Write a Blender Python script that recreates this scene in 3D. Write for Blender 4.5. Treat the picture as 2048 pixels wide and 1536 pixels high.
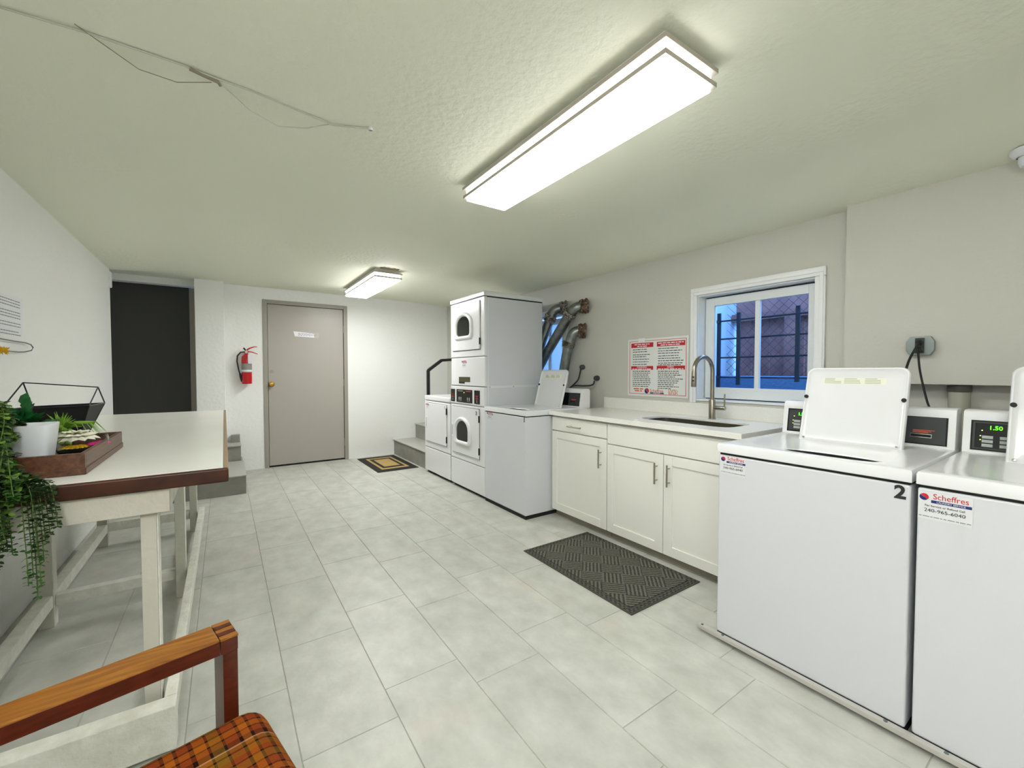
import bpy, bmesh, math, random
from mathutils import Vector, Matrix
C = bpy.context.scene.collection
SC = bpy.context.scene
for o in list(bpy.data.objects): bpy.data.objects.remove(o)
PI = math.pi
V = Vector

# ------------------------------------------------------------------ camera
FPX = 843.0                                   # focal length in pixels of a 2048 px wide frame
camd = bpy.data.cameras.new('camera'); cam = bpy.data.objects.new('camera', camd); C.objects.link(cam)
camd.sensor_width = 36; camd.lens = FPX / 2048 * 36; camd.clip_start = 0.02
Yc = V((448 - 1024, -(744 - 768), -FPX)).normalized()          # the room's depth axis seen from the camera
Zc = V((1, 0, 0)).cross(Yc).normalized()
if Zc.y < 0: Zc = -Zc
Xc = Yc.cross(Zc)
rot = Matrix((Xc, Yc, Zc))
cam.matrix_world = Matrix.Translation((0, 0, 1.25)) @ rot.to_4x4()
SC.camera = cam

# ------------------------------------------------------------------ world, exposure
w = bpy.data.worlds.new('world'); SC.world = w; w.use_nodes = True
bg = w.node_tree.nodes['Background']; bg.inputs[0].default_value = (0.26, 0.52, 1.0, 1); bg.inputs[1].default_value = 3.6
SC.view_settings.view_transform = 'Standard'; SC.view_settings.look = 'None'
SC.view_settings.gamma = 1; SC.view_settings.use_curve_mapping = False
SC.view_settings.exposure = 1.24
LAMP = 11.0                                    # strength of the fluorescent diffusers

# ------------------------------------------------------------------ materials
def lin(h):
    h = h.lstrip('#'); r = []
    for i in (0, 2, 4):
        c = int(h[i:i+2], 16) / 255
        r.append(c / 12.92 if c < .04045 else ((c + .055) / 1.055) ** 2.4)
    return (*r, 1)
_m = {}
def mat(name, col, rough=.5, metal=0, emit=0, bump=0, bscale=40, vary=0, vscale=3, col2=None, coat=0, detail=4, alpha=1, trans=0, ior=1.45):
    if name in _m: return _m[name]
    m = bpy.data.materials.new(name); m.use_nodes = True; nt = m.node_tree; b = nt.nodes['Principled BSDF']
    c = lin(col); b.inputs['Base Color'].default_value = c
    b.inputs['Roughness'].default_value = rough; b.inputs['Metallic'].default_value = metal
    b.inputs['Coat Weight'].default_value = coat; b.inputs['IOR'].default_value = ior
    b.inputs['Transmission Weight'].default_value = trans; b.inputs['Alpha'].default_value = alpha
    if emit:
        b.inputs['Emission Color'].default_value = c; b.inputs['Emission Strength'].default_value = emit
    if bump or col2:
        tc = nt.nodes.new('ShaderNodeTexCoord')
    if bump:
        n = nt.nodes.new('ShaderNodeTexNoise'); n.inputs['Scale'].default_value = bscale; n.inputs['Detail'].default_value = detail
        bp = nt.nodes.new('ShaderNodeBump'); bp.inputs['Strength'].default_value = min(1, bump); bp.inputs['Distance'].default_value = .01 * max(1, bump)
        nt.links.new(tc.outputs['Object'], n.inputs['Vector']); nt.links.new(n.outputs['Fac'], bp.inputs['Height'])
        nt.links.new(bp.outputs['Normal'], b.inputs['Normal'])
    if col2:
        n = nt.nodes.new('ShaderNodeTexNoise'); n.inputs['Scale'].default_value = vscale; n.inputs['Detail'].default_value = 6
        r = nt.nodes.new('ShaderNodeValToRGB'); r.color_ramp.elements[0].position = .35; r.color_ramp.elements[1].position = .65
        r.color_ramp.elements[0].color = lin(col); r.color_ramp.elements[1].color = lin(col2)
        nt.links.new(tc.outputs['Object'], n.inputs['Vector']); nt.links.new(n.outputs['Fac'], r.inputs['Fac'])
        nt.links.new(r.outputs['Color'], b.inputs['Base Color'])
    _m[name] = m; return m

wall_w = mat('wall_paint_white', '#eeefec', .55, bump=.35, bscale=28, detail=6)
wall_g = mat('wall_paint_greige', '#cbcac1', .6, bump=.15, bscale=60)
ceil_m = None
grey_door = mat('door_paint_taupe', '#a9a59c', .38, bump=.05, bscale=80)
grey_frame = mat('frame_paint_taupe', '#9b978d', .45)
dark_door = mat('door_paint_charcoal', '#3c3c38', .6)
tan_jamb = mat('jamb_brown', '#978e7e', .5)
trim_w = mat('trim_white', '#eef0f0', .35)
trim_old = mat('sash_white_old', '#e6eaea', .45, bump=.3, bscale=30)
enamel = mat('white_enamel', '#e6e7e8', .22, coat=.3)
enamel_tex = mat('white_textured_steel', '#d6d8dc', .4, bump=.06, bscale=400)
plastic_w = mat('white_plastic', '#ebecec', .3)
seam = mat('dark_gap', '#1a1a1a', .8)
black = mat('black_gloss', '#0d0f0f', .15)
blackm = mat('black_matte', '#141414', .6)
grey_panel = mat('panel_grey', '#3b3d3f', .35)
btn = mat('button_grey', '#aeb2ae', .5)
led = mat('green_led', '#48ff10', .5, emit=2.5)
led_y = mat('green_dot_led', '#c8ff60', .5, emit=2.0)
red = mat('print_red', '#c4222c', .5); navy = mat('print_navy', '#232a6e', .5)
orange = mat('print_orange', '#d9603c', .5); printk = mat('print_black', '#26282c', .6); printg = mat('print_grey', '#8b8d92', .6)
paper = mat('paper_white', '#e9eaee', .6); sticker_m = mat('sticker_white', '#dfe0e2', .45)
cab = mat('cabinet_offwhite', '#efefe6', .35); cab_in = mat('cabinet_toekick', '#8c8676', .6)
quartz = mat('quartz_white', '#f0efe8', .2, col2='#ebeae2', vscale=120)
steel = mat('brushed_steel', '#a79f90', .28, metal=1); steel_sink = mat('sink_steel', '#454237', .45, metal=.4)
chrome = mat('chrome', '#d8d8d8', .12, metal=1)
galv = mat('galvanised_steel', '#8f9492', .35, metal=.9, col2='#767c7c', vscale=18)
foil = mat('foil_tape', '#c0b8b0', .25, metal=.95, bump=1.6, bscale=70, col2='#6c6664', vscale=30)
foil_br = mat('foil_tape_copper', '#a08878', .3, metal=.9, bump=1.6, bscale=70, col2='#5c4a44', vscale=30)
box_m = mat('box_metal', '#8d9694', .4, metal=.8)
rubber = mat('black_rubber', '#15171a', .5); rubber_g = mat('grey_cord', '#3f4446', .5)
brass = mat('brass', '#c79a45', .2, metal=1)
fire_red = mat('extinguisher_red', '#c0121c', .25, coat=.4)
tread = mat('stair_tile', '#96958c', .45, col2='#88877e', vscale=7, bump=.05)
nosing = mat('stair_nosing', '#b5b5ad', .4)
lam = mat('laminate_white', '#f6f6ef', .3, col2='#f2f2ea', vscale=3)
edge_br = mat('table_edge_brown', '#341a0f', .35, col2='#4a2716', vscale=14)
edge_tan = mat('table_edge_tan', '#a48a70', .45)
oldp = mat('chipped_white_paint', '#e4e4da', .5, col2='#d6d5c8', vscale=20, bump=.5, bscale=35)
oldp_shade = mat('shaded_white_paint', '#c6c4b6', .55, bump=.3, bscale=30)  # the white paint greyed for faces turned from the light
mat_rub = mat('mat_rubber_border', '#43433c', .7)
ceramic = mat('white_ceramic', '#e2e6ea', .35)
petal = mat('petal_cream', '#fffef2', .5, col2='#f6f4d6', vscale=20)
pink = mat('pink_petal', '#ef3fa0', .5); yellow = mat('yellow_petal', '#d8a81c', .6)
leaf1 = mat('leaf_green', '#3f6b25', .5, col2='#2c5220', vscale=25)
leaf2 = mat('leaf_light_green', '#8db83a', .5, col2='#6f9a2c', vscale=25)
leaf3 = mat('leaf_deep_green', '#1f6a2e', .4, col2='#17502a', vscale=20)
stem_m = mat('stem_green', '#52702c', .6)
wire_bk = mat('black_wire', '#16141c', .4)
grey_cab = mat('ceiling_cable_paint', '#c3c5b8', .6)
cable_dk = mat('ceiling_cable_dark', '#8f8873', .6)
diff_side = mat('lamp_diffuser_side', '#fcfcfb', .5, emit=LAMP*.42)
diff_m = mat('lamp_diffuser', '#fcfcfb', .5, emit=LAMP)
lamp_fr = mat('lamp_frame', '#b4ada3', .35, metal=.3)
lamp_pan = mat('lamp_pan_white', '#e6e6e0', .4)
fencem = mat('fence_wood', '#9c7068', .8, col2='#855c58', vscale=6)
bars_m = mat('guard_iron', '#27303f', .6)
block_m = mat('areaway_wall', '#b4c0cc', .8)
ground_m = mat('areaway_ground', '#6b7480', .9)
glass_clear = mat('window_glass', '#e8f4ff', .02, trans=1, ior=1.1)
frost = mat('frosted_glass', '#b9c6d0', .6, trans=.5, ior=1.3)
dome = mat('clear_plastic', '#f4f4f4', .05, trans=1, ior=1.2)
dryer_glass = mat('dark_glass', '#131a17', .08, coat=.5)
coir = mat('mat_coir', '#b79b62', .9, bump=.5, bscale=250); matblk = mat('mat_black', '#26241f', .85, bump=.5, bscale=250)

def new_nodes(name, rough=.5):
    m = bpy.data.materials.new(name); m.use_nodes = True; nt = m.node_tree
    return m, nt, nt.nodes['Principled BSDF']
def N(nt, t, **k):
    n = nt.nodes.new(t)
    for a, v in k.items(): setattr(n, a, v)
    return n
# wood with long grain along local X
def wood(name, c1, c2, rough=.35, scale=(3, 40, 40)):
    m, nt, b = new_nodes(name); L = nt.links.new
    tc = N(nt, 'ShaderNodeTexCoord'); mp = N(nt, 'ShaderNodeMapping'); mp.inputs['Scale'].default_value = scale
    mp.inputs['Rotation'].default_value = (0, 0, -math.radians(13) if 'chair' in name else 0)
    n = N(nt, 'ShaderNodeTexNoise'); n.inputs['Scale'].default_value = 2.5; n.inputs['Detail'].default_value = 6; n.inputs['Distortion'].default_value = .6
    r = N(nt, 'ShaderNodeValToRGB'); r.color_ramp.elements[0].color = lin(c1); r.color_ramp.elements[1].color = lin(c2)
    r.color_ramp.elements[0].position = .3; r.color_ramp.elements[1].position = .7
    L(tc.outputs['Object'], mp.inputs[0]); L(mp.outputs[0], n.inputs['Vector']); L(n.outputs['Fac'], r.inputs['Fac']); L(r.outputs['Color'], b.inputs['Base Color'])
    b.inputs['Roughness'].default_value = rough
    return m
chair_wood = wood('chair_teak', '#744210', '#a46c22')
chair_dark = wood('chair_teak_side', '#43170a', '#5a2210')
tray_wood = wood('tray_walnut', '#452818', '#70482f', .4, (30, 3, 30))
# floor tile: tone per tile (face attribute) and soft cloudy mottling, a few pinkish patches
def floor_mat():
    m, nt, b = new_nodes('floor_tile'); L = nt.links.new
    tc = N(nt, 'ShaderNodeTexCoord'); at = N(nt, 'ShaderNodeAttribute', attribute_name='tone')
    mp = N(nt, 'ShaderNodeMapping'); mp.inputs['Scale'].default_value = (5, 3.5, 1)
    n = N(nt, 'ShaderNodeTexNoise'); n.inputs['Scale'].default_value = 1.6; n.inputs['Detail'].default_value = 9; n.inputs['Roughness'].default_value = .62
    r = N(nt, 'ShaderNodeValToRGB'); e = r.color_ramp.elements
    e[0].position = .3; e[0].color = lin('#aeb0a6'); e[1].position = .7; e[1].color = lin('#c9cac1')
    n2 = N(nt, 'ShaderNodeTexNoise'); n2.inputs['Scale'].default_value = 2.3; n2.inputs['Detail'].default_value = 4
    r2 = N(nt, 'ShaderNodeValToRGB'); r2.color_ramp.elements[0].position = .6; r2.color_ramp.elements[1].position = .75
    mx = N(nt, 'ShaderNodeMixRGB'); mx.inputs[2].default_value = lin('#cbbdb2')
    sc = N(nt, 'ShaderNodeMath', operation='MULTIPLY'); sc.inputs[1].default_value = .5
    hs = N(nt, 'ShaderNodeHueSaturation')
    L(tc.outputs['Object'], mp.inputs[0]); L(mp.outputs[0], n.inputs['Vector']); L(n.outputs['Fac'], r.inputs['Fac'])
    L(tc.outputs['Object'], n2.inputs['Vector']); L(n2.outputs['Fac'], r2.inputs['Fac']); L(r2.outputs['Color'], sc.inputs[0])
    L(sc.outputs[0], mx.inputs[0]); L(r.outputs['Color'], mx.inputs[1]); L(mx.outputs[0], hs.inputs['Color']); L(at.outputs['Fac'], hs.inputs['Value'])
    L(hs.outputs[0], b.inputs['Base Color']); b.inputs['Roughness'].default_value = .42
    n3 = N(nt, 'ShaderNodeTexNoise'); n3.inputs['Scale'].default_value = 60; bp = N(nt, 'ShaderNodeBump'); bp.inputs['Strength'].default_value = .12; bp.inputs['Distance'].default_value = .005
    L(tc.outputs['Object'], n3.inputs['Vector']); L(n3.outputs['Fac'], bp.inputs['Height']); L(bp.outputs[0], b.inputs['Normal'])
    return m
floor_m = floor_mat(); grout_m = mat('floor_grout', '#adaba0', .8)
# ceiling plaster: fine grain everywhere, rough trowel marks in patches
def ceil_mat():
    m, nt, b = new_nodes('ceiling_plaster'); L = nt.links.new
    tc = N(nt, 'ShaderNodeTexCoord'); b.inputs['Base Color'].default_value = lin('#e9ebd8'); b.inputs['Roughness'].default_value = .7
    a = N(nt, 'ShaderNodeTexNoise'); a.inputs['Scale'].default_value = 34; a.inputs['Detail'].default_value = 8
    k = N(nt, 'ShaderNodeTexNoise'); k.inputs['Scale'].default_value = 1.1; k.inputs['Detail'].default_value = 2
    r = N(nt, 'ShaderNodeMapRange'); r.inputs[1].default_value = .42; r.inputs[2].default_value = .62; r.inputs[3].default_value = .12; r.inputs[4].default_value = 1
    mu = N(nt, 'ShaderNodeMath', operation='MULTIPLY'); bp = N(nt, 'ShaderNodeBump'); bp.inputs['Strength'].default_value = .55; bp.inputs['Distance'].default_value = .012
    for n in (a, k): L(tc.outputs['Object'], n.inputs['Vector'])
    vd = N(nt, 'ShaderNodeVectorMath', operation='DISTANCE'); vd.inputs[1].default_value = (.72, 1.25, 2.28); L(tc.outputs['Object'], vd.inputs[0])
    ra = N(nt, 'ShaderNodeMapRange'); ra.inputs[1].default_value = .35; ra.inputs[2].default_value = 1.1; ra.inputs[3].default_value = .28; ra.inputs[4].default_value = -.1; L(vd.outputs['Value'], ra.inputs[0])
    sm = N(nt, 'ShaderNodeMath', operation='ADD'); L(k.outputs['Fac'], sm.inputs[0]); L(ra.outputs[0], sm.inputs[1])
    L(sm.outputs[0], r.inputs[0]); L(r.outputs[0], mu.inputs[0]); L(a.outputs['Fac'], mu.inputs[1]); L(mu.outputs[0], bp.inputs['Height']); L(bp.outputs[0], b.inputs['Normal'])
    return m
ceil_m = ceil_mat()
# plaid upholstery: woven bands across both directions of the cushion (object axes)
def plaid_mat(ang):
    m, nt, b = new_nodes('plaid_wool'); L = nt.links.new
    tc = N(nt, 'ShaderNodeTexCoord'); mp = N(nt, 'ShaderNodeMapping'); mp.vector_type = 'POINT'; mp.inputs['Rotation'].default_value = (0, 0, -ang)
    sx = N(nt, 'ShaderNodeSeparateXYZ'); L(tc.outputs['Object'], mp.inputs[0]); L(mp.outputs[0], sx.inputs[0])
    def band(src, period, stops):
        d = N(nt, 'ShaderNodeMath', operation='DIVIDE'); d.inputs[1].default_value = period; L(src, d.inputs[0])
        f = N(nt, 'ShaderNodeMath', operation='FRACT'); L(d.outputs[0], f.inputs[0])
        r = N(nt, 'ShaderNodeValToRGB'); r.color_ramp.interpolation = 'CONSTANT'; e = r.color_ramp.elements
        e[0].position = 0; e[0].color = lin(stops[0][1]); e[1].position = stops[1][0]; e[1].color = lin(stops[1][1])
        for p, c in stops[2:]:
            q = e.new(p); q.color = lin(c)
        L(f.outputs[0], r.inputs['Fac']); return r.outputs['Color']
    rust, must, dk, or_, lt = '#7b3510', '#745013', '#1e0a06', '#944f10', '#a88a66'
    a = band(sx.outputs['X'], .125, [(0, rust), (.14, dk), (.20, or_), (.36, dk), (.40, must), (.56, dk), (.60, rust), (.78, dk), (.83, or_), (.95, dk)])
    c = band(sx.outputs['Y'], .155, [(0, must), (.10, dk), (.13, must), (.20, lt), (.23, dk), (.33, rust), (.43, dk), (.46, or_), (.57, dk), (.60, rust), (.72, dk), (.75, must), (.88, dk), (.91, rust)])
    mx = N(nt, 'ShaderNodeMixRGB'); mx.inputs[0].default_value = .5; L(a, mx.inputs[1]); L(c, mx.inputs[2])
    n = N(nt, 'ShaderNodeTexNoise'); n.inputs['Scale'].default_value = 350; L(tc.outputs['Object'], n.inputs['Vector'])
    bp = N(nt, 'ShaderNodeBump'); bp.inputs['Strength'].default_value = .6; bp.inputs['Distance'].default_value = .004
    L(n.outputs['Fac'], bp.inputs['Height']); L(bp.outputs[0], b.inputs['Normal']); L(mx.outputs[0], b.inputs['Base Color'])
    b.inputs['Roughness'].default_value = .9; b.inputs['Specular IOR Level'].default_value = .1
    return m
# ribbed carpet mat in a basket-weave of square blocks
def ribmat():
    m, nt, b = new_nodes('ribbed_carpet'); L = nt.links.new
    tc = N(nt, 'ShaderNodeTexCoord'); mp = N(nt, 'ShaderNodeMapping'); mp.inputs['Scale'].default_value = (1, 1, 1)
    mp.inputs['Rotation'].default_value = (0, 0, math.radians(45))
    L(tc.outputs['Object'], mp.inputs[0])
    ck = N(nt, 'ShaderNodeTexChecker'); ck.inputs['Scale'].default_value = 8.2; ck.inputs[1].default_value = (0, 0, 0, 1); ck.inputs[2].default_value = (1, 1, 1, 1)
    L(mp.outputs[0], ck.inputs['Vector'])
    s = N(nt, 'ShaderNodeSeparateXYZ'); L(mp.outputs[0], s.inputs[0])
    mixv = N(nt, 'ShaderNodeMix'); mixv.data_type = 'FLOAT'
    L(ck.outputs['Fac'], mixv.inputs[0]); L(s.outputs['X'], mixv.inputs[2]); L(s.outputs['Y'], mixv.inputs[3])
    mu = N(nt, 'ShaderNodeMath', operation='MULTIPLY'); mu.inputs[1].default_value = 2 * PI * 44; L(mixv.outputs[0], mu.inputs[0])
    sn = N(nt, 'ShaderNodeMath', operation='SINE'); L(mu.outputs[0], sn.inputs[0])
    n = N(nt, 'ShaderNodeTexNoise'); n.inputs['Scale'].default_value = 90; L(tc.outputs['Object'], n.inputs['Vector'])
    ad = N(nt, 'ShaderNodeMath', operation='MULTIPLY_ADD'); ad.inputs[1].default_value = .35; L(sn.outputs[0], ad.inputs[0]); L(n.outputs['Fac'], ad.inputs[2])
    r = N(nt, 'ShaderNodeValToRGB'); r.color_ramp.elements[0].color = lin('#2c2b26'); r.color_ramp.elements[1].color = lin('#66655a')
    r.color_ramp.elements[0].position = .2; r.color_ramp.elements[1].position = .8
    L(ad.outputs[0], r.inputs['Fac']); L(r.outputs[0], b.inputs['Base Color'])
    bp = N(nt, 'ShaderNodeBump'); bp.inputs['Strength'].default_value = .6; bp.inputs['Distance'].default_value = .004; L(ad.outputs[0], bp.inputs['Height']); L(bp.outputs[0], b.inputs['Normal'])
    b.inputs['Roughness'].default_value = .95
    return m
rib_m = ribmat()

# ------------------------------------------------------------------ mesh builder
class G:
    def __init__(s): s.wn = False; s.bm = bmesh.new(); s.mats = []; s.M = Matrix.Identity(4)
    def mi(s, m):
        if m not in s.mats: s.mats.append(m)
        return s.mats.index(m)
    def add(s, tb, m):
        i = s.mi(m); tb.verts.index_update(); vs = [s.bm.verts.new(s.M @ v.co) for v in tb.verts]
        for f in tb.faces:
            try:
                nf = s.bm.faces.new([vs[v.index] for v in f.verts]); nf.material_index = i; nf.smooth = True
            except ValueError: pass
        tb.free(); return s
    def box(s, x0, x1, y0, y1, z0, z1, m, bev=0, seg=2, M=None):
        if bev: s.wn = True
        tb = bmesh.new(); bmesh.ops.create_cube(tb, size=1)
        c = V(((x0+x1)/2, (y0+y1)/2, (z0+z1)/2)); d = V((abs(x1-x0), abs(y1-y0), abs(z1-z0)))
        for v in tb.verts: v.co = V((v.co.x*d.x, v.co.y*d.y, v.co.z*d.z)) + c
        if bev: bmesh.ops.bevel(tb, geom=tb.edges[:], offset=min(bev, min(d)*.49), segments=seg, affect='EDGES', profile=.5)
        if M is not None: tb.transform(M)
        return s.add(tb, m)
    def tube(s, pts, r, m, seg=10, caps=True):
        pts = [V(p) for p in pts]; rs = r if isinstance(r, (list, tuple)) else [r]*len(pts)
        tb = bmesh.new(); rings = []; up = None
        for k, p in enumerate(pts):
            t = (pts[min(k+1, len(pts)-1)] - pts[max(k-1, 0)]).normalized()
            if up is None:
                up = V((0, 0, 1)) if abs(t.z) < .9 else V((1, 0, 0))
            a = t.cross(up).normalized(); up = a.cross(t).normalized()
            rings.append([tb.verts.new(p + rs[k]*(math.cos(2*PI*j/seg)*a + math.sin(2*PI*j/seg)*up)) for j in range(seg)])
        for A, B in zip(rings, rings[1:]):
            for j in range(seg): tb.faces.new((A[j], A[(j+1) % seg], B[(j+1) % seg], B[j]))
        if caps:
            tb.faces.new(list(reversed(rings[0]))); tb.faces.new(rings[-1])
        bmesh.ops.recalc_face_normals(tb, faces=tb.faces[:])
        return s.add(tb, m)
    def bar(s, a, b, w, h, m):                      # rectangular bar from a to b
        a = V(a); b = V(b); t = (b-a).normalized(); up = V((0, 0, 1)) if abs(t.z) < .95 else V((0, 1, 0))
        x = t.cross(up).normalized(); y = x.cross(t)
        tb = bmesh.new(); q = []
        for p in (a, b): q.append([tb.verts.new(p + sx*w/2*x + sy*h/2*y) for sx, sy in ((-1,-1),(1,-1),(1,1),(-1,1))])
        for j in range(4): tb.faces.new((q[0][j], q[0][(j+1) % 4], q[1][(j+1) % 4], q[1][j]))
        tb.faces.new(q[0]); tb.faces.new(q[1]); bmesh.ops.recalc_face_normals(tb, faces=tb.faces[:])
        return s.add(tb, m)
    def lathe(s, c, ax, prof, m, seg=24):           # prof: (radius, distance along axis)
        c = V(c); ax = V(ax).normalized(); a = ax.orthogonal().normalized(); b = ax.cross(a); tb = bmesh.new(); rings = []
        for r, h in prof:
            if r < 1e-5: rings.append([tb.verts.new(c + ax*h)])
            else: rings.append([tb.verts.new(c + ax*h + r*(math.cos(2*PI*j/seg)*a + math.sin(2*PI*j/seg)*b)) for j in range(seg)])
        for A, B in zip(rings, rings[1:]):
            for j in range(seg):
                k = (j+1) % seg
                if len(A) == 1 and len(B) == 1: continue
                if len(A) == 1: tb.faces.new((A[0], B[j], B[k]))
                elif len(B) == 1: tb.faces.new((A[j], A[k], B[0]))
                else: tb.faces.new((A[j], A[k], B[k], B[j]))
        bmesh.ops.recalc_face_normals(tb, faces=tb.faces[:])
        return s.add(tb, m)
    def prism(s, poly, vec, m, bev=0):              # polygon of 3D points pushed along vec
        tb = bmesh.new(); vec = V(vec); A = [tb.verts.new(V(p)) for p in poly]; B = [tb.verts.new(V(p)+vec) for p in poly]; n = len(poly)
        tb.faces.new(A); tb.faces.new(list(reversed(B)))
        for j in range(n): tb.faces.new((A[j], B[j], B[(j+1) % n], A[(j+1) % n]))
        bmesh.ops.recalc_face_normals(tb, faces=tb.faces[:])
        if bev: s.wn = True; bmesh.ops.bevel(tb, geom=tb.edges[:], offset=bev, segments=2, affect='EDGES', profile=.5)
        return s.add(tb, m)
    def faces(s, verts, faces, m):
        tb = bmesh.new(); vs = [tb.verts.new(V(v)) for v in verts]
        for f in faces: tb.faces.new([vs[i] for i in f])
        return s.add(tb, m)
    def rings(s, rs, m, cap0=False, cap1=False):    # loft through equal-length closed rings
        tb = bmesh.new(); R = [[tb.verts.new(V(p)) for p in r] for r in rs]; n = len(rs[0])
        for A, B in zip(R, R[1:]):
            for j in range(n): tb.faces.new((A[j], A[(j+1) % n], B[(j+1) % n], B[j]))
        if cap0: tb.faces.new(list(reversed(R[0])))
        if cap1: tb.faces.new(R[-1])
        return s.add(tb, m)
    def text(s, body, o, right, up, size, m, align='CENTER', thick=.0004, bold=0, sx=1):
        cu = bpy.data.curves.new('t', 'FONT'); cu.body = body; cu.size = size; cu.align_x = align; cu.align_y = 'CENTER'; cu.extrude = thick; cu.offset = bold; cu.resolution_u = 3
        ob = bpy.data.objects.new('t', cu); me = bpy.data.meshes.new_from_object(ob)
        right = V(right); up = V(up); nrm = right.cross(up)
        M = Matrix.Translation(V(o)) @ Matrix((right*sx, up, nrm)).transposed().to_4x4()
        tb = bmesh.new(); tb.from_mesh(me); tb.transform(M); bpy.data.objects.remove(ob); bpy.data.curves.remove(cu); bpy.data.meshes.remove(me)
        return s.add(tb, m)
    def obj(s, name, parent=None, m=None, kind=None, root=None):
        me = bpy.data.meshes.new(name); off = V((0, 0, 0))
        if root is not None: off = V(root)
        elif parent is not None: off = world_of(parent)
        s.bm.transform(Matrix.Translation(-off)); s.bm.normal_update()
        s.bm.to_mesh(me); s.bm.free()
        for k in s.mats: me.materials.append(k)
        me.set_sharp_from_angle(angle=math.radians(38))
        o = bpy.data.objects.new(name, me); C.objects.link(o)
        if parent is not None: o.parent = parent; o.location = (0, 0, 0)
        else: o.location = off
        if kind: o['kind'] = kind
        if s.wn: q = o.modifiers.new('weighted_normal', 'WEIGHTED_NORMAL'); q.keep_sharp = True
        return o
def world_of(o):
    v = V((0, 0, 0))
    while o: v += o.location; o = o.parent
    return v
def tag(o, label, cat, group=None):
    o['label'] = label; o['category'] = cat
    if group: o['group'] = group
    return o
def thing(name, loc, label, cat, group=None):
    o = bpy.data.objects.new(name, None); C.objects.link(o); o.location = loc; o.empty_display_size = .1
    return tag(o, label, cat, group)
def B(name, parent, m, *boxes, bev=0, seg=2, kind=None, root=None):
    g = G()
    for b in boxes: g.box(*b, m, bev, seg)
    return g.obj(name, parent, kind=kind, root=root)
def words(g, x, y0, y1, z, h, m, rng):             # a line too small to read: word-long dashes on a plane facing -X, from y0 down to y1
    y = y0
    while y > y1 + h:
        l = min(h * rng.uniform(1.5, 6), y - y1)
        g.box(x-.0003, x, y-l, y, z-h/2, z+h/2, m); y -= l + h*.9

RY, UZ = (0, -1, 0), (0, 0, 1)                     # reading direction on surfaces that face -X

# ------------------------------------------------------------------ the room
XL, XR, YB, YN = -.885, 3.02, 6.30, -2.2
# floor: one mesh of laid tiles over grout
L_, P_, X0 = .6475, .3165, -.13
offs = {0: 1.85, 1: 2.115, 2: 2.27, 3: 2.10, 4: .974, 5: .83, 6: .98, -1: 2.35, -2: 2.0, -3: 2.2}
fb = bmesh.new(); lay = fb.faces.layers.float.new('tone'); rng = random.Random(3)
k = -4
while X0 + k*P_ < 3.1:
    xa, xb = max(X0+k*P_, -1.25)+.0009, min(X0+(k+1)*P_, 3.1)-.0009; o0 = offs.get(k, rng.random()*L_) % L_
    y = YN - L_ + o0 - (YN % L_)
    while y < 6.5:
        ya, yb = max(y, YN)+.0009, min(y+L_, 6.5)-.0009
        if yb - ya > .01 and xb-xa > .01:
            tone = 1 + rng.uniform(-.035, .035)
            z1, z0, e = 0, -.004, .0015
            top = [fb.verts.new(p) for p in ((xa+e, ya+e, z1), (xb-e, ya+e, z1), (xb-e, yb-e, z1), (xa+e, yb-e, z1))]
            bot = [fb.verts.new(p) for p in ((xa, ya, z0), (xb, ya, z0), (xb, yb, z0), (xa, yb, z0))]
            fs = [fb.faces.new(top)] + [fb.faces.new((bot[j], bot[(j+1) % 4], top[(j+1) % 4], top[j])) for j in range(4)]
            for f in fs: f[lay] = tone
        y += L_
    k += 1
vs = [fb.verts.new(p) for p in ((-1.3, YN-.05, -.003), (3.15, YN-.05, -.003), (3.15, 6.55, -.003), (-1.3, 6.55, -.003), (-1.3, YN-.05, -.1), (3.15, YN-.05, -.1), (3.15, 6.55, -.1), (-1.3, 6.55, -.1))]
for q in ((0, 1, 2, 3), (7, 6, 5, 4), (0, 4, 5, 1), (1, 5, 6, 2), (2, 6, 7, 3), (3, 7, 4, 0)):
    f = fb.faces.new([vs[i] for i in q]); f.material_index = 1; f[lay] = 1
me = bpy.data.meshes.new('floor'); fb.to_mesh(me); fb.free(); me.materials.append(floor_m); me.materials.append(grout_m)
fl = bpy.data.objects.new('floor', me); C.objects.link(fl); fl['kind'] = 'structure'

# ceiling: hand-trowelled plaster that sags a little towards the side walls
gx = [-1.3, -.885, -.45, .4, 1.1, 2.2, 2.75, 3.02, 3.1]
gy = [-2.3, 0, 1.5, 3.0, 4.2, 5.4, 6.0, 6.3, 6.6]
def ceilz(x, y):
    def lerp(a, xs, vs):
        if a <= xs[0]: return vs[0]
        for i in range(len(xs)-1):
            if a <= xs[i+1]:
                t = (a-xs[i])/(xs[i+1]-xs[i]); t = t*t*(3-2*t); return vs[i]*(1-t)+vs[i+1]*t
        return vs[-1]
    left = lerp(y, [0, 3, 5.4, 6.1], [2.25, 2.245, 2.225, 2.335]); mid = lerp(y, [0, 5.6, 6.3], [2.285, 2.29, 2.335]); right = lerp(y, [0, 3.2, 4.3, 6.3], [2.19, 2.19, 2.2, 2.31])
    return lerp(x, [-.885, -.35, 2.35, 3.02], [left, mid, mid, right])
cb = bmesh.new(); NX, NY = 70, 110; grid = []
for i in range(NX+1):
    row = []
    for j in range(NY+1):
        x = -1.3 + 4.42*i/NX; y = -2.3 + 8.9*j/NY
        row.append(cb.verts.new((x, y, ceilz(x, y))))
    grid.append(row)
for i in range(NX):
    for j in range(NY): cb.faces.new((grid[i][j], grid[i][j+1], grid[i+1][j+1], grid[i+1][j])).smooth = True
ex = bmesh.ops.extrude_face_region(cb, geom=cb.faces[:])
for v in ex['geom']:
    if isinstance(v, bmesh.types.BMVert): v.co.z = 2.5
bmesh.ops.recalc_face_normals(cb, faces=cb.faces[:])
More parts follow.
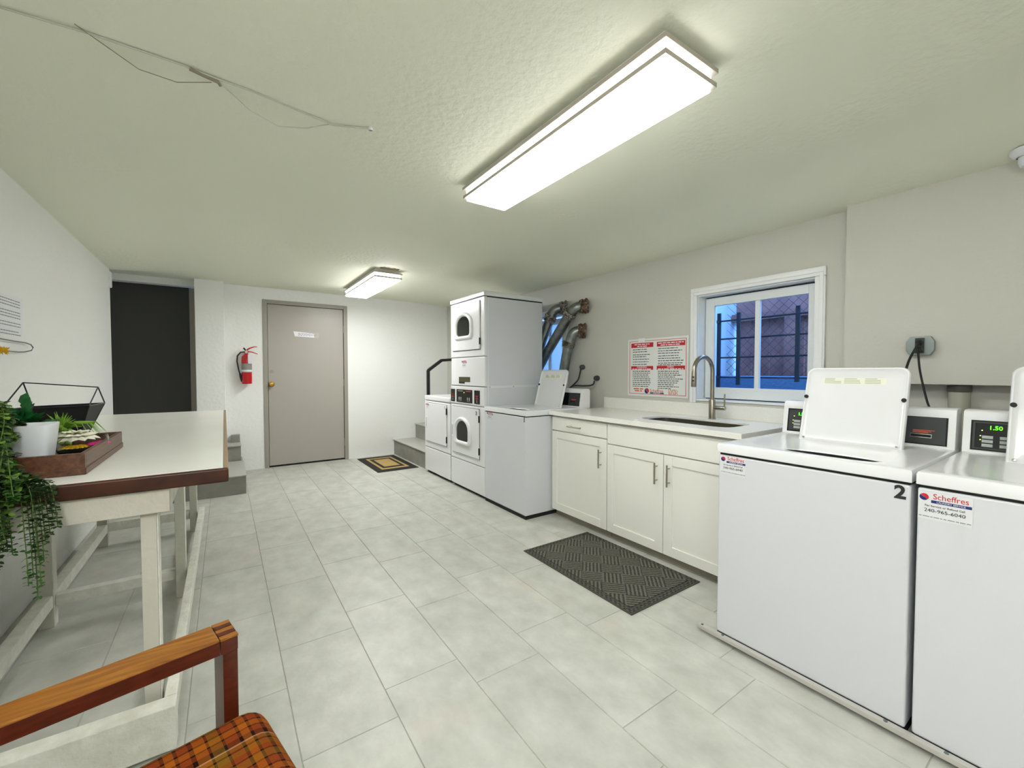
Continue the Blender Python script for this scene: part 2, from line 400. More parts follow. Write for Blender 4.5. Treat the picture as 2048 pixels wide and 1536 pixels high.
me = bpy.data.meshes.new('ceiling'); cb.to_mesh(me); cb.free(); me.materials.append(ceil_m)
o = bpy.data.objects.new('ceiling', me); C.objects.link(o); o['kind'] = 'structure'

B('wall_left', None, wall_w, (-1.02, XL, YN-.12, 5.5, 0, 2.42), (-1.32, -1.2, 5.38, 6.6, 0, 2.42), (-1.2, -1.02, 5.38, 5.5, 0, 2.42), bev=.006, kind='structure')
B('wall_near', None, wall_w, (-1.02, 3.2, YN-.12, YN, 0, 2.42), kind='structure')
# back wall: opening for the grey door (X .42-1.46) ; charcoal door recess at the left
B('wall_back', None, wall_w, (.013, .43, YB, YB+.12, 0, 2.45), (1.45, 3.2, YB, YB+.12, 0, 2.45), (.43, 1.45, YB, YB+.12, 2.17, 2.45),
  (-1.3, -.27, YB, YB+.12, 2.262, 2.45), kind='structure')
B('wall_pillar', None, wall_w, (-.268, .013, 6.08, 6.44, .38, 2.45), bev=.008, kind='structure')
# right wall with two window openings, thicker upper part near the camera, recess below it
g = G()
wy1, wy2, wz1, wz2 = 1.10, 1.885, 1.03, 1.835
vy1, vy2, vz1, vz2 = 3.44, 4.12, 1.05, 1.87
T = 3.17
g.box(XR, T, wy2, vy1, 0, 2.42, wall_g); g.box(XR, T, vy2, 6.42, 0, 2.42, wall_g)
g.box(XR, T, wy1, wy2, 0, wz1, wall_g); g.box(XR, T, wy1, wy2, wz2, 2.42, wall_g)
g.box(XR, T, vy1, vy2, 0, vz1, wall_g); g.box(XR, T, vy1, vy2, vz2, 2.42, wall_g)
g.box(XR, T, .93, wy1, 0, 2.42, wall_g)
g.box(3.075, T, YN, .93, 0, 1.188, wall_g); g.box(2.95, T, YN, .93, 1.188, 2.42, wall_g)
g.obj('wall_right', kind='structure')

# grey door in the back wall
d = bpy.data.objects.new('door_1', None); C.objects.link(d); d.location = (.94, YB, 0); d['kind'] = 'structure'
B('door_frame', d, grey_frame, (.42, .47, YB-.012, YB+.089, 0, 2.185), (1.41, 1.46, YB-.012, YB+.089, 0, 2.185), (.47, 1.41, YB-.012, YB+.089, 2.135, 2.185), bev=.003)
B('light_seal', d, grey_frame, (.44, 1.45, YB+.09, YB+.118, .013, 2.165))  # backing sheet added to stop sky light leaking round the leaf
dl = B('door_leaf', d, grey_door, (.475, 1.405, YB+.012, YB+.055, .022, 2.130), bev=.003)
B('threshold_gap', d, seam, (.47, 1.41, YB+.02, YB+.09, 0, .012))
g = G(); g.lathe((.51, YB+.012, 1.09), (0, -1, 0), [(.034, 0), (.034, .006), (.016, .012), (.014, .035), (.027, .045), (.033, .058), (.028, .072), (0, .078)], brass); g.obj('door_knob', d)
g = G(); g.lathe((.515, YB+.012, 1.255), (0, -1, 0), [(.024, 0), (.024, .003), (0, .004)], grey_frame); g.obj('deadbolt_plate', d)
for z in (.25, 1.1, 1.85):
    g = G(); g.tube([(1.408, YB+.008, z-.05), (1.408, YB+.008, z+.05)], .007, grey_frame); g.obj('hinge', d)
g = G(); g.box(.465, .477, YB+.0, YB+.014, 1.06, 1.12, seam); g.obj('latch', d)
# charcoal door at the head of the left steps
d = bpy.data.objects.new('door_2', None); C.objects.link(d); d.location = (-.7, 6.45, 0); d['kind'] = 'structure'
B('door_leaf', d, dark_door, (-1.2, -.30, 6.45, 6.5, .38, 2.40))
B('door_frame', d, tan_jamb, (-.335, -.268, 6.443, 6.449, .38, 2.30))
# small plaster corner at the end of the left wall
B('trim_1', None, trim_w, (-.93, XL+.018, 5.44, 5.50, 2.05, 2.2), bev=.01, kind='structure')

# ------------------------------------------------------------------ windows
def window(n, y1, y2, z1, z2, cy1, cy2, cz1, cz2, bottom=True):
    wn = bpy.data.objects.new(f'window_{n}', None); C.objects.link(wn); wn.location = (XR, (y1+y2)/2, z1); wn['kind'] = 'structure'
    fr = [(XR-.02, XR, y2-.002, cy2, cz1, z2), (XR-.02, XR, cy1, y1+.002, cz1, z2), (XR-.02, XR, cy1, cy2, z2, cz2)]
    if bottom: fr.append((XR-.02, XR, y1+.002, y2-.002, cz1, z1))
    g = G()
    for b in fr: g.box(*b, trim_w, .005)
    if not bottom: g.box(XR-.012, XR+.11, y1, y2, z1, z1+.012, trim_w, .002)
    g.box(XR-.026, XR-.019, y2+.02, cy2-.008, cz1, cz2-.036, trim_w, .003); g.box(XR-.026, XR-.019, cy1+.008, cy1+.03, cz1, cz2-.036, trim_w, .003); g.box(XR-.026, XR-.019, cy1+.008, cy2-.008, cz2-.035, cz2-.01, trim_w, .003)
    g.obj('casing', wn)
    B('jamb', wn, trim_old, (XR+.001, T-.001, y1+.0005, y1+.008, z1+.013, z2-.009), (XR+.001, T-.001, y2-.008, y2-.0005, z1+.013, z2-.009), (XR+.001, T-.001, y1+.0005, y2-.0005, z2-.008, z2-.0005), (XR+.115, T-.001, y1+.0005, y2-.0005, z1+.0005, z1+.012))
    return wn
wn = window(1, wy1, wy2, wz1, wz2, 1.045, 1.935, 1.013, 1.892, bottom=False)
XS = XR+.085
sash = B('sash', wn, trim_old, (XS, XS+.035, 1.802, 1.870, 1.05, 1.815), (XS, XS+.035, 1.112, 1.172, 1.05, 1.815), (XS, XS+.035, 1.172, 1.802, 1.755, 1.815),
         (XS, XS+.035, 1.172, 1.802, 1.05, 1.132), (XS+.004, XS+.03, 1.472, 1.503, 1.132, 1.755), bev=.002)
B('sash_gap', wn, seam, (XS+.006, XS+.03, 1.115, 1.865, 1.8155, 1.8225), (XS+.006, XS+.03, 1.115, 1.865, 1.044, 1.0495))
B('pane', wn, glass_clear, (XS+.014, XS+.018, 1.17, 1.475, 1.13, 1.757)); B('pane', wn, glass_clear, (XS+.014, XS+.018, 1.5, 1.804, 1.13, 1.757))
wn = window(2, vy1, vy2, vz1, vz2, 3.36, 4.20, .99, 1.93)
B('sash', wn, trim_old, (XS, XS+.035, 3.46, 3.52, 1.07, 1.85), (XS, XS+.035, 4.05, 4.11, 1.07, 1.85), (XS, XS+.035, 3.52, 4.05, 1.79, 1.85), (XS, XS+.035, 3.52, 4.05, 1.07, 1.13), (XS+.004, XS+.03, 3.77, 3.8, 1.13, 1.79), bev=.002)
B('pane', wn, frost, (XS+.014, XS+.018, 3.515, 3.775, 1.125, 1.795)); B('pane', wn, frost, (XS+.014, XS+.018, 3.795, 4.055, 1.125, 1.795))

# outside the windows
B('areaway_ground', None, ground_m, (T, 6.5, -1.5, 7, .70, .80), kind='structure', root=(4, 1.5, .75))
B('wall_areaway', None, block_m, (T+.06, 4.35, 2.19, 2.30, .80, 2.6), kind='structure')
g_ = thing('window_guard', (3.3, 1.5, 1.15), 'dark iron security bars standing outside the sink window', 'window bars')
for yy, za, zb in ((1.872, .9, 1.72), (1.716, 1.15, 1.71), (1.307, 1.18, 1.71), (.92, .9, 1.71)):
    B('upright_bar', g_, bars_m, (3.292, 3.308, yy-.013, yy+.013, za, zb))
for zz in (1.655, 1.512, 1.364, 1.208):
    B('cross_bar', g_, bars_m, (3.296, 3.304, .92, 1.885, zz-.006, zz+.006))
for q in ((1.865, 1.88, 1.64, 1.66), (1.865, 1.88, 1.20, 1.22), (.925, .94, 1.64, 1.66)): B('wall_bracket', g_, bars_m, (T+.001, 3.31, *q))
f_ = thing('timber_fence', (4.15, 1.2, .8), 'reddish-brown board fence behind the iron bars outside the sink window', 'fence')
yy = 2.17; rng = random.Random(5); i = 0
while yy > -.4:
    wdt = rng.uniform(.13, .16)
    B('board', f_, fencem, (4.12, 4.145, yy-wdt, yy-.008, .80, 1.745+rng.uniform(-.01, .01)), bev=.002); yy -= wdt
B('top_rail', f_, fencem, (4.06, 4.12, -.4, 2.18, 1.73, 1.80), bev=.004); B('bottom_rail', f_, fencem, (4.07, 4.12, -.4, 2.18, .95, 1.03), bev=.004)
for yy in (1.66, .9, .1): B('post', f_, fencem, (4.03, 4.12, yy-.045, yy+.045, .80, 1.78), bev=.004)
B('upper_board', f_, fencem, (4.16, 4.20, -.4, 2.18, 1.70, 2.3))
B('wall_kerb', None, mat('kerb_concrete', '#56779a', .9, bump=.5, bscale=40), (3.75, 3.95, -.4, 2.18, .801, 1.215), bev=.02, kind='structure')
g = G()
for i in range(46):
    for s in (1, -1):
        y0 = -.6 + i*.075; a = V((3.98, y0, .82)); b = V((3.98, y0 + s*1.2, 2.02))
        if s > 0: 
            lo, hi = -.4, 2.18
        ta, tb_ = 0.0, 1.0
        dy = b.y - a.y
        for lim in (-.4, 2.18):
            t = (lim - a.y)/dy
            if (lim == -.4) == (dy > 0): ta = max(ta, t)
            else: tb_ = min(tb_, t)
        if tb_ - ta > .03: g.tube([a.lerp(b, ta), a.lerp(b, tb_)], .0016, bars_m, 4, False)
o = g.obj('wire_netting', root=(3.98, .9, .82)); tag(o, 'diamond wire netting in front of the board fence outside the sink window', 'wire mesh')

# ------------------------------------------------------------------ steps and rail
def steps(name, loc, label):
    return thing(name, loc, label, 'steps')
s = steps('tiled_steps', (-.4, 5.6, 0), 'grey tiled steps at far left, behind the table, up to the charcoal door')
B('riser_block', s, tread, (-.884, .17, 5.10, 6.29, 0, .182)); B('tread', s, nosing, (-.884, .175, 5.085, 5.94, .182, .196), bev=.004)
B('riser_block', s, tread, (-.884, .152, 5.955, 6.29, .182, .368), (-1.19, -.27, 6.29, 6.44, .182, .368)); B('tread', s, nosing, (-.884, .156, 5.94, 6.29, .368, .38), (-1.19, -.27, 6.29, 6.44, .368, .38))
B('riser_block', s, tread, (.06, .15, 6.2, 6.30, .38, .47))
s = steps('tiled_steps', (2.6, 5.7, 0), 'grey tiled steps with black handrail, rising right behind the dryers')
B('riser_block', s, tread, (2.125, 3.02, 5.08, 6.30, 0, .215)); B('tread', s, nosing, (2.11, 2.5, 5.07, 6.30, .215, .228), bev=.004)
B('riser_block', s, tread, (2.47, 3.02, 5.08, 6.30, .228, .435)); B('tread', s, nosing, (2.455, 3.02, 5.07, 6.30, .435, .448), bev=.004)
B('riser_block', s, tread, (2.76, 3.02, 5.08, 6.30, .448, .655))
g = G(); pp = [(2.2, 5.16, .0), (2.2, 5.16, 1.27), (2.39, 5.16, 1.405), (2.75, 5.16, 1.43)]
pp[0] = (2.2, 5.16, .228)
h_ = thing('handrail', (2.2, 5.16, .228), 'black square-tube handrail beside the steps behind the dryers', 'handrail')
B('post', h_, blackm, (2.182, 2.218, 5.142, 5.178, .228, 1.275), bev=.003)
g = G(); g.bar(pp[1], pp[2], .036, .036, blackm); g.bar(pp[2], pp[3], .036, .036, blackm); g.obj('rail', h_)
B('post', h_, blackm, (2.71, 2.746, 5.142, 5.178, .448, 1.42), bev=.003)

# ------------------------------------------------------------------ ceiling lights
def lamp(x0, x1, y0, y1, label, zl=2.20, k=1):
    diff_side = mat(f'diffuser_side_{k}', '#fcfcfb', .5, emit=LAMP*.42*k); diff_m = mat(f'diffuser_{k}', '#fcfcfb', .5, emit=LAMP*k)
    t = thing('ceiling_light', ((x0+x1)/2, (y0+y1)/2, 2.17), label, 'ceiling light', 'fluorescent ceiling lights')
    a = .012; zc = min(ceilz((x0+x1)/2, (y0+y1)/2), 2.29)
    B('pan', t, lamp_pan, (x0+.02, x1-.02, y0+.02, y1-.02, zl+.0615, zc+.01))
    for z in (zl, zl+.045):
        n = 'lower_trim' if z == zl else 'upper_trim'
        if z != zl: B(n, t, lamp_fr, (x0-.004, x1+.004, y0-.004, y1+.004, z, z+.016), bev=.002); continue
        B(n, t, lamp_fr, (x0, x0+a, y0, y1, z, z+.016), (x1-a, x1, y0, y1, z, z+.016), (x0+a, x1-a, y0, y0+a, z, z+.016), (x0+a, x1-a, y1-a, y1, z, z+.016))
    g = G(); g.box(x0+a+.001, x1-a-.001, y0+a+.001, y1-a-.001, zl-.004, zl+.0445, diff_side); g.box(x0+a+.001, x1-a-.001, y0+a+.001, y1-a-.001, zl-.014, zl-.0045, diff_m, .004); g.obj('diffuser', t)
    return t
lamp(1.10, 1.375, .80, 2.085, 'long bright fluorescent light near the camera, right of the ceiling cable', k=.76)
lamp(-.42, -.14, -1.10, .18, 'added fill ceiling light, unseen behind the camera, over the armchair end of the room', k=1.75)  # extra fixture added out of view to brighten the near left
lamp(1.25, 1.53, 4.25, 5.52, 'smaller-looking far fluorescent light on the ceiling, above the grey door', k=1.45)
# paint-torn plaster around the far light is left to the ceiling's own relief

g = G(); rng = random.Random(8)
for k in range(9):
    x = 1.30+k*.02; g.box(x, x+.024, 4.20-rng.uniform(0, .02), 4.235, ceilz(x, 4.22)-.006, ceilz(x, 4.22)+.01, mat('torn_plaster', '#7d6a44', .9))
o = g.obj('torn_plaster', kind='structure', root=(1.4, 4.22, 2.28))
# ceiling cable
def cz(x, y, d=0): return (x, y, ceilz(x, y) - d)
cb_ = thing('ceiling_cable', (0, 1.83, 2.28), 'old painted cable hanging loosely along the plaster at top left', 'cable')
g = G(); g.tube([cz(-.88, 1.81, .004), cz(-.5, 1.812, .005), cz(-.32, 1.812, .005), cz(-.1, 1.82, .004), cz(-.012, 1.832, .006), cz(.1, 1.845, .003), cz(.28, 1.88, .003), cz(.36, 1.885, .01), cz(.39, 1.90, .006), cz(.53, 1.84, .004)], .0032, grey_cab, 6); g.obj('main_run', cb_)
g = G(); g.tube([cz(-.35, 1.79, .004), cz(-.22, 1.90, .02), cz(-.12, 1.90, .025), cz(-.02, 1.86, .01)], .0015, cable_dk, 5); g.obj('loose_strand', cb_)
g = G(); g.tube([cz(0, 1.85, .004), cz(.1, 1.95, .02), cz(.2, 1.99, .03), cz(.3, 1.96, .02), cz(.38, 1.90, .006)], .0018, grey_cab, 5); g.obj('loose_strand', cb_)
g = G(); g.tube([cz(-.08, 1.822, .008), cz(-.04, 1.832, .010), cz(0, 1.84, .012), cz(.005, 1.86, .01)], .006, cable_dk, 6); g.obj('taped_joint', cb_)
g = G(); g.lathe(cz(.53, 1.84, .012), (0, 0, 1), [(.008, 0), (.01, .006), (.006, .014)], ceramic, 10); g.obj('end_cap', cb_)
# lampholder at the right edge of the frame
t = thing('lampholder', (2.80, .27, 2.19), 'white porcelain lampholder on the ceiling at the right edge', 'lampholder')
zz = ceilz(2.86, .27)
cx_, cy_ = 2.86, .265
g = G(); g.lathe((cx_, cy_, zz+.004), (0, 0, -1), [(.055, 0), (.055, .015), (.045, .03), (.035, .034)], ceramic); g.obj('base', t)
g = G(); g.lathe((cx_, cy_, zz-.03), (0, 0, -1), [(.03, 0), (.03, .02), (.024, .04), (.012, .041), (0, .03)], ceramic); g.obj('socket', t)

# ------------------------------------------------------------------ sticker
def sticker(parent, x, yl, yr, zt, zb, detail=True, backing=True):
    """rental sticker on a face looking to -X; yl is its left edge (larger Y)"""
    W = yl-yr; H = zt-zb; g = G(); rg = random.Random(8)
    if backing: g.box(x-.0006, x, yr, yl, zb, zt, sticker_m)
    def P(u, v): return (x-.0009, yl-u*W, zt-v*H)
    # two-lobed round emblem
    c = V(P(.115, .2)); R = W*.095
    for m, a0, sgn in ((red, -50, 1), (navy, 130, 1)):
        pts = []
        for i in range(17):
            a = math.radians(a0 + 180*i/16 + 5); pts.append(c + V((0, -math.cos(a)*R, math.sin(a)*R)))
        a1, a2 = pts[-1], pts[0]
        for i in range(1, 10):                     # S-shaped divide
            s_ = i/10; p = a1.lerp(a2, s_); nn = V((0, (a2-a1).z, -(a2-a1).y)).normalized()
            pts.append(p + nn*math.sin(2*PI*s_)*R*-.12)
        cen = sum(pts, V((0, 0, 0)))/len(pts)
        pts = [cen + (p-cen)*.93 for p in pts]
        tb_ = [V(p) for p in pts]
        g.prism(tb_, (-.0005, 0, 0), m)
    g.text('Scheffres', P(.61, .15), RY, UZ, W*.205, red, sx=.88)
    g.box(x-.0012, x, yl-W*.985, yl-W*.25, zt-H*.385, zt-H*.285, navy)
    g.text('LAUNDRY SERVICE', (x-.0014, yl-W*.617, zt-H*.335), RY, UZ, H*.085, paper, sx=1.0)
    if detail:
        g.text('For Service or Refund Call', P(.5, .5), RY, UZ, H*.095, printk)
        g.text('240-965-6040', P(.5, .67), RY, UZ, H*.17, printk, sx=1.1)
        words(g, x-.0008, yl-W*.02, yr+W*.02, zt-H*.9, H*.03, printg, rg)
    else:
        words(g, x-.0008, yl-W*.2, yr+W*.2, zt-H*.52, H*.04, printg, rg); words(g, x-.0008, yl-W*.15, yr+W*.2, zt-H*.7, H*.09, printg, rg); words(g, x-.0008, yl-W*.05, yr+W*.05, zt-H*.9, H*.03, printg, rg)
    return g.obj('sticker', parent)

# ------------------------------------------------------------------ washing machines
def rect_ring(x0, x1, y0, y1, n, z):
    cx, cy = (x0+x1)/2, (y0+y1)/2; hx, hy = (x1-x0)/2, (y1-y0)/2; r = []
    for i in range(n):
        a = 2*PI*i/n + PI/4; c, s_ = math.cos(a), math.sin(a); k = min(hx/abs(c) if abs(c) > 1e-6 else 9e9, hy/abs(s_) if abs(s_) > 1e-6 else 9e9) if True else 0
        # rays scaled so that corners are hit exactly
        c2 = c/max(abs(c), abs(s_)); s2 = s_/max(abs(c), abs(s_)); r.append((cx+hx*c2, cy+hy*s2, z))
    return r
def super_ring(cx, cy, hx, hy, n, z, p=4):
    r = []
    for i in range(n):
        a = 2*PI*i/n + PI/4; c, s_ = math.cos(a), math.sin(a); q = 2/p
        r.append((cx+hx*math.copysign(abs(c)**q, c), cy+hy*math.copysign(abs(s_)**q, s_), z))
    return r
def washer(xf, yc, label, num, two_line=False, hw=.3365):
    t = thing('washing_machine', (xf+.35, yc, 0), label, 'washing machine', 'white top-loading coin washers')
    y0, y1 = yc-hw, yc+hw
    g = G(); g.box(xf, xf+.70, y0+.003, y1-.003, .03, .868, enamel_tex, .008, 3); g.obj('cabinet', t)
    B('plinth', t, seam, (xf+.004, xf+.68, y0+.005, y1-.005, .0, .03))
    B('seam', t, seam, (xf+.006, xf+.69, y0+.008, y1-.008, .866, .878))
    # deck: rounded lip, sunken well and round tub opening
    g = G(); n = 64; zt = .922
    cx_, cy_ = xf+.30, yc
    rs = [rect_ring(xf+.004, xf+.70, y0+.002, y1-.002, n, .876), rect_ring(xf-.004, xf+.704, y0-.000, y1+.000, n, .879), rect_ring(xf-.004, xf+.704, y0, y1, n, .911),
          rect_ring(xf+.0, xf+.70, y0+.003, y1-.003, n, .919), rect_ring(xf+.010, xf+.69, y0+.012, y1-.012, n, zt), rect_ring(xf+.036, xf+.66, y0+.03, y1-.03, n, zt-.001),
          super_ring(cx_, cy_, .262, .262, n, zt-.002, 5), super_ring(cx_, cy_, .245, .240, n, zt-.006, 5), super_ring(cx_-.15, cy_-.05, .075, .185, n, zt-.008, 3), super_ring(cx_-.172, cy_-.06, .043, .165, n, zt-.009, 2.3), super_ring(cx_-.172, cy_-.06, .041, .162, n, zt-.012, 2.3)]
    g.rings(rs, enamel); g.obj('top_deck', t)
    g = G(); g.rings([super_ring(cx_-.172, cy_-.06, .041, .162, n, zt-.012, 2.3), super_ring(cx_-.172, cy_-.06, .045, .165, n, zt-.15, 2.3)], seam, cap1=True); g.obj('tub_opening', t)
    # lid, open and leaning back
    hx, hz = xf+.50, .905; tx, tz = xf+.60, 1.27
    ly0, ly1 = yc-.198, yc+.198
    axis = V((tx-hx, 0, tz-hz)); Ln = axis.length; axis.normalize(); nrm = V((-axis.z, 0, axis.x))   # nrm faces the room
    def LP(u, v, w_=0): return V((hx, 0, hz)) + axis*v + nrm*w_ + V((0, u, 0))
    def rr(inset, wv, r=.035, hh=0.0):
        pts = []; a0, a1, b0, b1 = ly0+inset, ly1-inset, .0+inset, Ln-inset; r = max(.006, r-inset*.6)
        for cyy, czz, st, r_ in ((a1-r, b1-r, 0, r), (a0+r, b1-r, 90, r), (a0+.008, b0+.008, 180, .008), (a1-.008, b0+.008, 270, .008)):
            for k in range(7):
                a = math.radians(st+15*k); pts.append(LP(cyy+r_*math.cos(a), czz+r_*math.sin(a), wv))
        return pts
    g = G(); g.rings([rr(.0, -.012), rr(-.000, .004), rr(.003, .008), rr(.008, .008), rr(.013, .003), rr(.024, -.001), rr(.06, 0.0)], enamel, cap0=True, cap1=True)
    lid = g.obj('lid', t)
    for (u, v) in ((ly1-.010, Ln*.60), (ly0+.012, Ln*.60)):
        g = G(); g.lathe(LP(u, v, .004), nrm, [(.009, 0), (.009, .008), (0, .010)], blackm, 12); g.obj('bumper', lid)
    for u in (ly1-.02, ly0+.02):
        g = G(); g.lathe(LP(u, .02, .003), nrm, [(.005, 0), (.005, .004), (0, .005)], chrome, 10); g.obj('hinge_screw', lid)
    g = G(); lm = mat('lid_label', '#e8ead9', .5); lm2 = mat('lid_label_print', '#b5b89f', .5); rg = random.Random(2)
    M = Matrix.Translation(LP(0, 0, 0)) @ Matrix(((0, axis.x, nrm.x), (-1, axis.y, nrm.y), (0, axis.z, nrm.z))).to_4x4()   # local: x right, y up the lid, z out
    yy0 = -yc
    g.box(yy0-.125, yy0+.118, Ln-.082, Ln-.05, .0, .0008, lm, M=M)
    for q in range(3):
        for r_ in range(4):
            g.box(yy0-.12+q*.08, yy0-.12+q*.08+rg.uniform(.04, .07), Ln-.078+r_*.0072, Ln-.0745+r_*.0072, .0008, .0011, lm2, M=M)
    g.obj('lid_label', lid)
    # control console
    zb, zc_ = .912, 1.093; xb = xf+.63
    con = G(); prof = [(xb, zb), (xb+.004, zb), (xb+.12, zb), (xb+.12, zc_-.02), (xb+.108, zc_), (xb+.045, zc_), (xb+.028, zc_-.006), (xb+.022, zc_-.028)]
    con.prism([(px, y0+.004, pz) for px, pz in prof], (0, y1-y0-.008, 0), plastic_w, .003); c = con.obj('console', t)
    sl = V((.022, 0, zc_-.028-zb)); sl_l = sl.length; sl.normalize(); no = V((-sl.z, 0, sl.x))
    def CP(u, v, w_=0): return V((xb, 0, zb)) + sl*v + no*w_ + V((0, u, 0))
    MC = Matrix.Translation(CP(0, 0, 0)) @ Matrix(((0, sl.x, no.x), (-1, sl.y, no.y), (0, sl.z, no.z))).to_4x4()   # x right (=-Y), y up, z out
    def cbox(ul, ur, v0, v1, d0, d1, m, gg): gg.box(-ul, -ur, v0, v1, d0, d1, m, M=MC)
    yl = y1-.028; yr_ = y0+.028
    g = G(); cbox(yl, yr_, .020, .142, 0, .002, black, g); g.obj('panel', c)
    # left keypad
    g = G(); cbox(yl-.006, yl-.125, .026, .136, .002, .0026, grey_panel, g)
    cbox(yl-.012, yl-.119, .031, .131, .0026, .003, black if num != '2' else grey_panel, g)
    for q in range(2):
        for r_ in range(3): cbox(yl-.032-q*.048, yl-.062-q*.048, .036+r_*.0165, .048+r_*.0165, .003, .0045, btn, g)
    g.obj('keypad', c)
    g = G(); g.text('1.50', CP(yl-.068, .113, .0045), RY, tuple(sl), .022, led, bold=.0001); g.obj('price_display', c)
    for (u, v) in ((.030, .1), (.026, .078), (.026, .062), (.112, .034)):
        g = G(); cbox(yl-u, yl-u-.003, v, v+.003, .003, .0042, led_y, g); g.obj('indicator_light', c)
    # right coin / card panel
    g = G(); cbox(yr_+.150, yr_+.006, .024, .140, .002, .0028, grey_panel, g); g.obj('card_panel', c)
    g = G(); cbox(yr_+.118, yr_+.048, .050, .066, .0028, .004, chrome, g); cbox(yr_+.116, yr_+.050, .0525, .0635, .004, .0045, seam, g); g.obj('card_slot', c)
    g = G(); rg = random.Random(4)
    for r_ in range(3):
        cbox(yr_+.11, yr_+.06-r_*.01, .071+r_*.005, .0735+r_*.005, .0028, .0032, orange, g)
    g.obj('slot_print', c)
    return t
w2 = washer(1.90, .7385, 'white top-loading washer marked 2, lid open, in the right foreground', '2')
sticker(w2, 1.8995, 1.062, .947, .866, .782)
g = G(); g.text('2', (1.8992, .432, .838), RY, UZ, .062, printk, bold=.0022); g.obj('number', w2)
w3 = washer(1.90, .055, 'white top-loading washer cut off by the right edge, lid open', '3')
sticker(w3, 1.8995, .386, .262, .858, .768)
w1 = washer(2.08, 3.178, 'white top-loading washer between the stacked dryers and the sink cabinets', '1')
sticker(w1, 2.0795, 3.470, 3.36, .872, .80, detail=False, backing=False)
g = G(); g.text('1', (2.0792, 2.862, .845), RY, UZ, .055, printk, bold=.0022); g.obj('number', w1)
B('skid_rail', None, mat('rail_metal', '#c8c5bf', .4, metal=.4), (1.868, 1.892, -.5, 1.15, .018, .036), bev=.002, root=(1.88, .4, 0))
tag(bpy.data.objects['skid_rail'], 'long metal rail on the floor along the foreground washers', 'metal rail')
for yy in (1.13, 1.03, .45, .3):
    g = G(); g.lathe((1.8805, yy, .036), (0, 0, 1), [(.006, 0), (.006, .003), (0, .004)], galv, 10); g.obj('bolt', bpy.data.objects['skid_rail'])

# ------------------------------------------------------------------ dryers
def dpath(cy, zb, zt, hw, x, n=10):                 # arched-top window outline, viewed from -X
    pts = []; r = .035; ra = hw
    for k in range(n+1):
        a = math.radians(180*k/n); pts.append((x, cy+hw*math.cos(a), zt-(zt-zb)*.48+(zt-zb)*.48*math.sin(a)))
    for k in range(5):
        a = math.radians(180+22.5*k); pts.append((x, cy-hw+r+r*math.cos(a), zb+r+r*math.sin(a)))
    for k in range(5):
        a = math.radians(270+22.5*k); pts.append((x, cy+hw-r+r*math.cos(a), zb+r+r*math.sin(a)))
    return pts
def scalep(pts, c, s_, dx): return [(p[0]+dx, c[1]+(p[1]-c[1])*s_, c[2]+(p[2]-c[2])*s_) for p in pts]
def dryer_door(t, xf, ya, yb, za, zb_, win=None, handle=None):
    """ya<yb, za<zb_"""
    B('door_gap', t, seam, (xf-.0015, xf+.004, ya-.004, yb+.004, za-.005, zb_+.004), bev=.001)
    g = G(); g.box(xf-.013, xf+.004, ya, yb, za, zb_, enamel, .006, 3); d_ = g.obj('door', t)
    if win:
        cy, z0, z1, hw = win; c = (0, cy, (z0+z1)/2); x = xf-.012
        P0 = dpath(cy, z0, z1, hw, x)
        g = G(); g.rings([scalep(P0, c, 1.36, 0), scalep(P0, c, 1.33, -.014), scalep(P0, c, 1.24, -.022), scalep(P0, c, 1.12, -.022), scalep(P0, c, 1.0, -.012), scalep(P0, c, .97, .0)], plastic_w); g.obj('window_bezel', d_)
        g = G(); g.prism(scalep(P0, c, 1.04, -.003), (.002, 0, 0), dryer_glass); g.obj('window_glass', d_)
    if handle:
        hy, h0, h1 = handle
        g = G(); g.box(xf-.018, xf-.010, hy-.016, hy+.016, h0, h1, plastic_w, .004); g.box(xf-.0195, xf-.017, hy-.007, hy+.006, h0+.015, h1-.012, mat('handle_recess', '#9a9c9c', .5), .001); g.obj('door_handle', d_)
    return d_
def hinge(t, xf, y, z0, z1):
    g = G(); g.box(xf-.016, xf-.004, y-.006, y+.004, z0, z1, blackm, .002); g.obj('hinge', t)
# stacked pair (one machine)
xf, ya, yb = 2.08, 3.517, 4.247
t = thing('stacked_dryer', (2.44, 3.88, 0), 'tall white stacked double tumble dryer, lower door marked 3', 'tumble dryer')
B('plinth', t, seam, (xf+.03, 2.78, ya+.02, yb-.02, 0, .03))
g = G(); g.box(xf+.03, 2.795, ya+.004, yb-.004, .03, 1.98, enamel_tex, .006); g.obj('cabinet', t)
g = G(); g.box(xf, xf+.034, ya, yb, .315, .905, enamel, .008, 3); g.obj('lower_front', t)
g = G(); g.box(xf, xf+.034, ya, yb, .03, .309, enamel, .008, 3); g.obj('access_panel', t)
g = G(); g.box(xf-.004, xf+.034, ya, yb, .911, 1.098, enamel, .008, 3); cp = g.obj('control_panel', t)
g = G(); g.box(xf+.004, xf+.034, ya, yb, 1.108, 1.40, enamel, .008, 3); g.obj('middle_panel', t)
g = G(); g.box(xf, xf+.034, ya, yb, 1.406, 1.984, enamel, .008, 3); g.obj('upper_front', t)
g = G(); g.box(xf-.006, 2.80, ya-.004, yb+.004, 1.988, 2.032, enamel, .008, 3); g.obj('top_panel', t)
B('seam', t, seam, (xf+.006, 2.79, ya+.004, yb-.004, 1.976, 1.99))
B('side_flange', t, enamel, (xf+.034, 2.79, ya-.001, ya+.01, 1.088, 1.118), (xf+.034, xf+.05, ya-.0005, ya+.01, .03, 1.975), bev=.002)
for xx in (2.14, 2.42, 2.72):
    g = G(); g.lathe((xx, ya-.001, 1.103), (0, -1, 0), [(.005, 0), (.005, .003), (0, .004)], galv, 8); g.obj('screw', t)
dryer_door(t, xf, 3.613, 4.212, .382, .878, (3.953, .52, .738, .136), (4.182, .55, .69)); 
